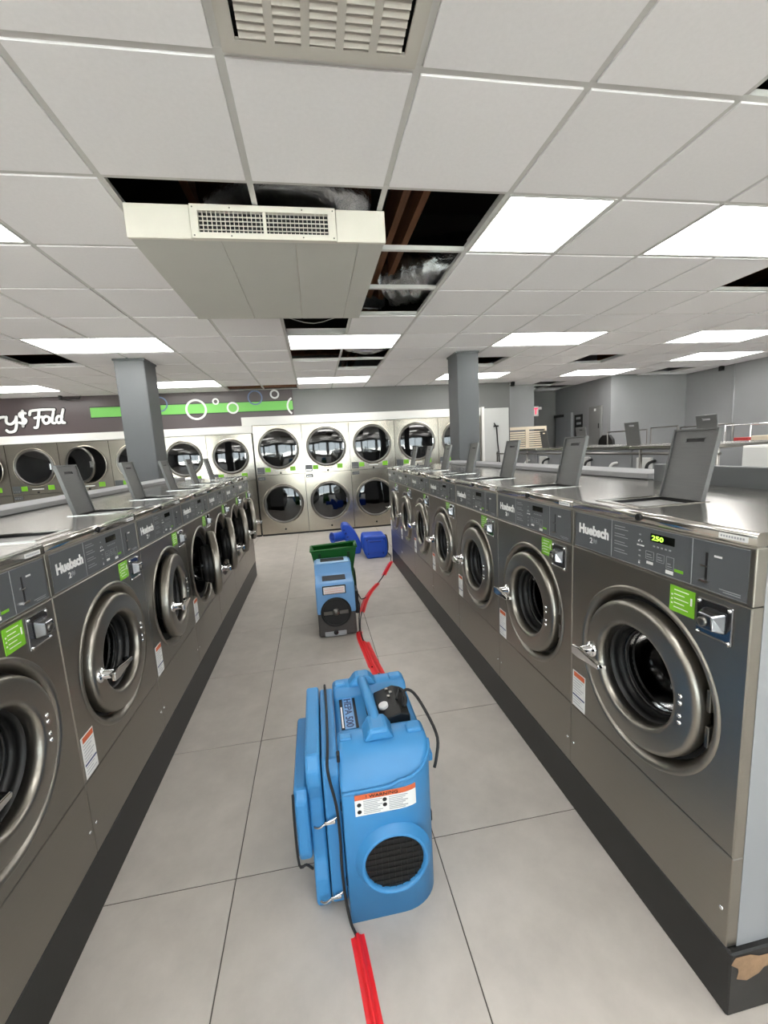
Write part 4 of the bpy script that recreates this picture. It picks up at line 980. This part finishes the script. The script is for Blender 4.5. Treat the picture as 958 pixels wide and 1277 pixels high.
def tape(label, pts, wd, zoff=0.0):
    P = [Vector((x, y, 0)) for x, y in pts]
    P = spline(P, 5); t_ = bmesh.new(); rings = []
    prof = [(-1, 0.0008), (-0.55, 0.0016), (-0.3, 0.006), (-0.16, 0.0130), (0.16, 0.0130), (0.3, 0.006), (0.55, 0.0016), (1, 0.0008)]
    for i, p in enumerate(P):
        d = P[min(i + 1, len(P) - 1)] - P[max(i - 1, 0)]; d.normalize(); n = Vector((-d.y, d.x, 0))
        rings.append([t_.verts.new(p + n * (s * wd / 2) + Vector((0, 0, z + zoff + 0.0008 * math.sin(i * 1.7 + s * 3)))) for s, z in prof])
    for A_, C_ in zip(rings[:-1], rings[1:]):
        for k in range(len(prof) - 1): f = t_.faces.new([A_[k], A_[k + 1], C_[k + 1], C_[k]]); f.smooth = True
    b = B(); b.merge(t_); tag(b.build('red_tape', 'tape_red'), label, 'tape', 'red floor tape strips')
tape('red tape strip in the foreground below the blue air scrubber', [(0.017, 1.104), (0.03, 1.0), (0.042, 0.893), (0.065, 0.70), (0.09, 0.55)], 0.043)
tape('wide red tape piece on the floor just behind the air scrubber', [(0.318, 2.60), (0.302, 2.75), (0.285, 2.95), (0.275, 3.10)], 0.085, 0.001)
tape('narrow red tape strip beside the right foot of the dehumidifier', [(0.285, 2.70), (0.268, 2.95), (0.252, 3.20), (0.262, 3.31)], 0.05)
tape('long red tape strip slanting across the floor right of the dehumidifier', [(0.328, 3.72), (0.40, 4.02), (0.49, 4.28), (0.602, 4.52)], 0.055)
tape('short farthest red tape strip at the end of the right row', [(0.715, 4.80), (0.79, 5.02), (0.86, 5.22), (0.92, 5.38)], 0.055)

# ------------------------------------------------------------------ right rear area
# taller washers seen from behind
def big_washer():
    t = thing('large_washer', '', 'washing machine', (0, 0, 0), 0, 'taller washers seen from behind')
    B().box(0.003, 0.885, 0, 0.8, 0.1, 1.36, bev=0.006).build('cabinet', 'cabinet_grey', t)
    B().box(0.02, 0.87, 0.02, 0.78, 0, 0.1).build('base_block', 'black_base', t)
    B().box(0.0, 0.888, -0.02, 0.82, 1.362, 1.392, bev=0.004).build('top_lid', 'steel_top', t)
    W2, HF = 0.2, 0.25; xs = [0, 0.06, 0.14, W2]; zs = [0, 0.205, 0.222, HF]; fl = B()
    for yy in (0, 0.01):
        for a in range(3):
            for b in range(3):
                if a == 1 and b == 1: continue
                fl.face([(xs[a], yy, zs[b]), (xs[a + 1], yy, zs[b]), (xs[a + 1], yy, zs[b + 1]), (xs[a], yy, zs[b + 1])])
    for a, b in (((0, 0), (W2, 0)), ((W2, 0), (W2, HF)), ((W2, HF), (0, HF)), ((0, HF), (0, 0)), ((xs[1], zs[1]), (xs[2], zs[1])), ((xs[2], zs[1]), (xs[2], zs[2])), ((xs[2], zs[2]), (xs[1], zs[2])), ((xs[1], zs[2]), (xs[1], zs[1]))):
        fl.face([(a[0], 0, a[1]), (b[0], 0, b[1]), (b[0], 0.01, b[1]), (a[0], 0.01, a[1])])
    fo = fl.build('hopper_flap', 'flap_grey', t, loc=(0.34, 0.40, 1.394)); fo.rotation_euler = (math.radians(-10), 0, 0)
    B().cyl((0.45, 0.80, 0.95), (0.45, 0.87, 0.95), 0.05, n=16).build('drain_elbow', 'pipe_white', t)
    B().tube([(0.2, 0.80, 1.22), (0.2, 0.87, 1.2), (0.22, 0.90, 1.05), (0.3, 0.88, 0.9)], 0.014, n=8).build('inlet_hose', 'pipe_white', t)
    B().tube([(0.6, 0.80, 1.25), (0.6, 0.88, 1.22), (0.58, 0.90, 1.1), (0.5, 0.88, 0.8)], 0.014, n=8).build('inlet_hose', 'black', t)
    B().box(0.62, 0.80, 0.80, 0.83, 1.14, 1.28, bev=0.004, seg=1).build('supply_box', 'pipe_white', t)
    return t
bp_ = big_washer()
BL = ['nearest tall washer behind the right row, only its back and top in view', 'tall washer behind the right row, second nearest, flap raised', 'tall washer behind the right row, third, flap raised', 'farthest tall washer behind the right row', 'tall washer behind the right row at the far end']
for k in range(4):
    o = bp_ if k == 0 else copy_tree(bp_)
    o.location = (3.93, 2.0 + 0.9 * k + 0.85, 0); o.rotation_euler = (0, 0, PI / 2); o['label'] = BL[k]
# chrome pipe rail behind the tall washers
t = thing('pipe_rail', 'chrome pipe rail along the backs of the tall washers', 'rail', (3.0, 2.7, 0))
B().cyl((0, 0, 1.325), (0, 3.9, 1.325), 0.012, n=10).build('top_rail', 'steel_dark', t)
for y in (0.02, 0.78, 1.9, 2.9, 3.88): B().cyl((0, y, 0), (0, y, 1.36), 0.014, n=10).build('post', 'steel_dark', t)
# chrome garment carts
def cart(label, y0, y1, x=5.3, hgt=1.58):
    t = thing('laundry_cart', label, 'laundry cart', (x, y0, 0), 0, 'chrome laundry carts')
    L = y1 - y0
    for y in (0.0, L): B().cyl((0, y, 0.12), (0, y, hgt), 0.010, n=10).build('upright', 'steel_dark', t)
    B().cyl((0, 0, hgt), (0, L, hgt), 0.010, n=10).build('hanging_bar', 'steel_dark', t)
    bk = B()
    for z in (0.35, 0.60, 0.85):
        for a, b in (((-0.22, 0), (-0.22, L)), ((0.22, 0), (0.22, L)), ((-0.22, 0), (0.22, 0)), ((-0.22, L), (0.22, L))): bk.cyl((a[0], a[1], z), (b[0], b[1], z), 0.006, n=6)
    for k in range(9):
        for x_ in (-0.22, 0.22): bk.cyl((x_, L * k / 8, 0.35), (x_, L * k / 8, 0.85), 0.003, n=6)
    bk.box(-0.22, 0.22, 0, L, 0.345, 0.352)
    bk.build('basket', 'chrome', t)
    for a in (-0.18, 0.18):
        for y in (0.05, L - 0.05): B().cyl((a - 0.012, y, 0.05), (a + 0.012, y, 0.05), 0.05, n=14).build('wheel', 'rubber', t); B().cyl((a, y, 0.05), (a, y, 0.345), 0.010, n=8).build('caster_stem', 'chrome', t)
    return t
cart('chrome laundry cart nearest the alcove, left of the other carts', 6.03, 6.95)
cart('chrome laundry cart in the middle of the three by the right wall', 5.45, 5.95, hgt=1.60)
cart('chrome laundry cart before the wall conduit, right of the others', 4.62, 5.40, hgt=1.575)
# shelf with packages at the right edge
t = thing('shelf_unit', 'chrome topped shelf unit at the right edge in front of the right wall', 'shelf', (5.3, 3.7, 0))
B().box(-0.2, 0.2, 0, 0.86, 1.315, 1.335).build('shelf_board', 'pipe_white', t)
for x in (-0.19, 0.19):
    for y in (0.01, 0.85): B().cyl((x, y, 0), (x, y, 1.56), 0.012, n=8).build('post', 'chrome', t)
B().cyl((-0.19, 0, 1.55), (-0.19, 0.86, 1.55), 0.010, n=8).build('top_bar', 'chrome', t)
B().box(-0.2, 0.2, 0, 0.86, 0.4, 0.42).build('shelf_board', 'pipe_white', t)
tag(B().box(5.12, 5.36, 4.28, 4.45, 1.335, 1.40, bev=0.006).build('snack_packet', 'red_print'), 'small red packet on the shelf at the right edge', 'packet')
tag(B().box(5.12, 5.36, 3.75, 4.24, 1.335, 1.415, bev=0.006).build('snack_box', 'louver'), 'tan box beside the red packet on the shelf', 'box')
t = thing('white_cabinet', 'plain white cabinet at the right edge behind the dark cover panel', 'cabinet', (3.03, 1.9, 0))
B().box(0, 0.5, 0, 0.66, 0.04, 1.38, bev=0.006).build('cabinet_body', 'pipe_white', t)
B().box(0.02, 0.48, 0.02, 0.64, 0, 0.04).build('plinth', 'black_base', t)
B().box(-0.012, 0.0, 0.01, 0.65, 0.06, 1.37, bev=0.003, seg=1).build('side_door', 'pipe_white', t)
# white door with a cord, alcove details, wall items
d1 = struct(B().box(3.40, 3.93, YB - 0.035, YB + 0.018, 0, 2.19, bev=0.003, seg=1).build('door_1', 'door_white'))
B().box(3.345, 3.40, YB - 0.06, YB + 0.018, 0, 2.22).build('door_jamb', 'white_paint', d1)
B().lathe([(0.02, 0), (0.02, -0.03), (0.03, -0.04), (0.03, -0.06), (0, -0.062)], 3.46, 1.0, YB - 0.035, n=14).build('door_knob', 'chrome', d1)
o = B().tube([(3.61, YB - 0.05, 1.90), (3.63, YB - 0.06, 1.85), (3.66, YB - 0.05, 1.80), (3.68, YB - 0.05, 1.5), (3.71, YB - 0.05, 1.23), (3.72, YB - 0.05, 0.8)], 0.012, n=8)
o.box(3.60, 3.70, YB - 0.06, YB - 0.036, 1.82, 1.85); tag(o.build('hanging_cord', 'black'), 'black cord hanging from a hook on the white door', 'cord')
t = thing('louvred_screen', 'cream louvred screen of two panels beside the alcove', 'screen', (3.99, 8.22, 0))
for k in range(2):
    x = 0.43 * k; fr = B()
    fr.box(x, x + 0.035, 0, 0.03, 0, 1.8); fr.box(x + 0.39, x + 0.425, 0, 0.03, 0, 1.8); fr.box(x + 0.035, x + 0.39, 0, 0.03, 1.74, 1.8); fr.box(x + 0.035, x + 0.39, 0, 0.03, 0, 0.1)
    pf = fr.build('screen_frame', 'louver', t)
    lv = B().prism([(0.0, -0.012), (0.004, -0.014), (0.03, 0.012), (0.026, 0.014)], 'x', 0, 0.355).mesh('louver')
    for q in range(36): ob('louver', lv, 'louver', pf, (x + 0.035, 0, 0.13 + 0.0445 * q))
d2 = struct(B().box(4.80, 5.36, 9.64, 9.70, 0, 2.08, bev=0.003, seg=1).build('door_2', 'door_grey'))
B().box(4.93, 5.23, 9.63, 9.645, 1.2, 1.95).build('door_window', 'display', d2)
B().box(5.36, 5.42, 9.62, 9.70, 0, 2.14).build('door_frame', 'wall_dark', d2)
d3 = struct(B().box(5.90, 5.96, 8.98, 9.60, 0, 2.10, bev=0.003, seg=1).build('door_3', 'cabinet_grey'))
B().box(5.82, 5.90, 9.25, 9.55, 2.02, 2.08, bev=0.004, seg=1).build('door_closer', 'black', d3)
B().lathe([(0.02, 0), (0.02, -0.04), (0.03, -0.05), (0, -0.06)], 0, 0, 0, n=12, mtx=Matrix.Translation((5.90, 9.06, 1.02)) @ Matrix.Rotation(-PI / 2, 4, 'Z')).build('door_knob', 'chrome', d3)
t = thing('exit_sign', 'small red lit exit sign in the alcove near the ceiling', 'exit sign', (4.722, 8.95, 2.05))
B().box(0, 0.36, 0, 0.03, 0, 0.22, bev=0.005, seg=1).build('sign_box', 'pipe_white', t)
ob('sign_letters', text_front('EXIT', 0.2, 0.32, 0.14, 0.02, 0.04, -0.002, off=0.006), 'exit_red', t)
lh = B().box(0.36, 0.44, 0.0, 0.05, 0.14, 0.20, bev=0.01).build('lamp_head', 'pipe_white', t)
B().lathe([(0.022, 0), (0.02, -0.01), (0, -0.012)], 0.40, 0.17, 0.0, n=14).build('lamp_lens', 'white_ink', lh)
t = thing('electrical_panel', 'tall grey electrical panel on the wall right of the alcove', 'electrical panel', (5.958, 7.96, 1.33))
B().box(-0.05, 0, 0, 0.39, 0, 0.82, bev=0.004, seg=1).build('panel_box', 'door_grey', t)
pd = B().box(-0.058, -0.05, 0.015, 0.375, 0.015, 0.805, bev=0.003, seg=1).build('panel_door', 'door_grey', t)
B().box(-0.064, -0.058, 0.04, 0.07, 0.36, 0.46).build('panel_latch', 'black', pd)
B().box(-0.0595, -0.058, 0.15, 0.21, 0.72, 0.77).build('panel_tag', 'white_ink', pd)
t = thing('notice_board', 'narrow black notice board with small pale notes on the alcove wall', 'notice board', (5.958, 8.63, 1.53))
B().box(-0.02, 0, 0, 0.27, 0, 0.5).build('board', 'black', t)
for k in range(4): B().box(-0.023, -0.02, 0.03 + 0.02 * (k % 2), 0.19 + 0.02 * (k % 2), 0.05 + k * 0.115, 0.10 + k * 0.115).build('note', 'dim_ink', t)
t = thing('office_chair', 'dark office chair with a rounded back near the alcove', 'chair', (5.45, 7.45, 0))
B().prism([(-0.22, 1.05), (0.22, 1.05), (0.24, 1.25), (0.2, 1.45), (0.1, 1.54), (-0.1, 1.54), (-0.2, 1.45), (-0.24, 1.25)], 'x', 0.18, 0.24, bev=0.02).build('backrest', 'black', t)
B().box(-0.24, 0.24, -0.24, 0.24, 0.62, 0.70, bev=0.02).build('seat', 'black', t)
B().cyl((0, 0, 0.1), (0, 0, 0.62), 0.03, n=12).build('gas_post', 'chrome', t)
B().box(0.18, 0.22, -0.03, 0.03, 0.62, 1.08).build('back_bar', 'black', t)
for k in range(5):
    a = 2 * PI * k / 5; B().tube([(0, 0, 0.11), (0.27 * math.cos(a), 0.27 * math.sin(a), 0.06)], 0.018, n=8, sub=1).build('leg', 'black', t)
    B().lathe([(0.03, -0.015), (0.03, 0.015)], 0.27 * math.cos(a), 0.03, 0.27 * math.sin(a), n=12, cap=True).build('caster', 'rubber', t)
t = thing('wall_conduit', 'thin vertical conduit on the right wall', 'conduit', (X1 - 0.016, 6.72, 0.9))
B().cyl((0, 0, 0), (0, 0, CZ - 0.9), 0.014, n=8).build('pipe', 'wall_grey', t)
B().box(-0.03, 0.016, -0.04, 0.04, -0.1, 0.0, bev=0.003, seg=1).build('outlet_box', 'pipe_white', t)
def seccam(label, x, y, z):
    t = thing('security_camera', label, 'camera', (x, y, z))
    B().box(-0.03, 0.03, -0.035, 0.035, -0.085, 0.0, bev=0.006).build('camera_body', 'black', t)
    B().cyl((0, 0, -0.001), (0, 0, 0.03), 0.012, n=10).build('mount', 'black', t)
    B().lathe([(0.018, -0.034), (0.016, -0.046), (0, -0.046)], 0, -0.045, 0, n=14).build('lens', 'display', t)
seccam('small black camera at the ceiling above the white door', 4.0, 8.02, CZ - 0.005)
seccam('small black camera high on the right wall by the conduit', 7.6, 6.92, CZ - 0.005)
t = thing('ceiling_bracket', 'small black bracket and cable at the ceiling above the lettering', 'bracket', (-4.0, 7.98, CZ - 0.002))
B().box(-0.12, -0.08, -0.03, 0.03, -0.07, 0.0, bev=0.004, seg=1).build('bracket_arm', 'black', t)
B().tube([(-0.1, 0, -0.04), (0.0, 0, -0.07), (0.1, 0, -0.045), (0.17, 0, -0.06), (0.2, 0, -0.02)], 0.012, n=8).build('cable', 'black', t)

for o in bpy.data.objects:
    n = o.name.split('.')[0]
    if n in ('panel_print', 'panel_labels', 'sticker_print', 'warning_print', 'serial_print', 'load_symbol', 'grille_bars', 'outlet_grid', 'warning_icons', 'control_buttons'): o['kind'] = 'stuff'
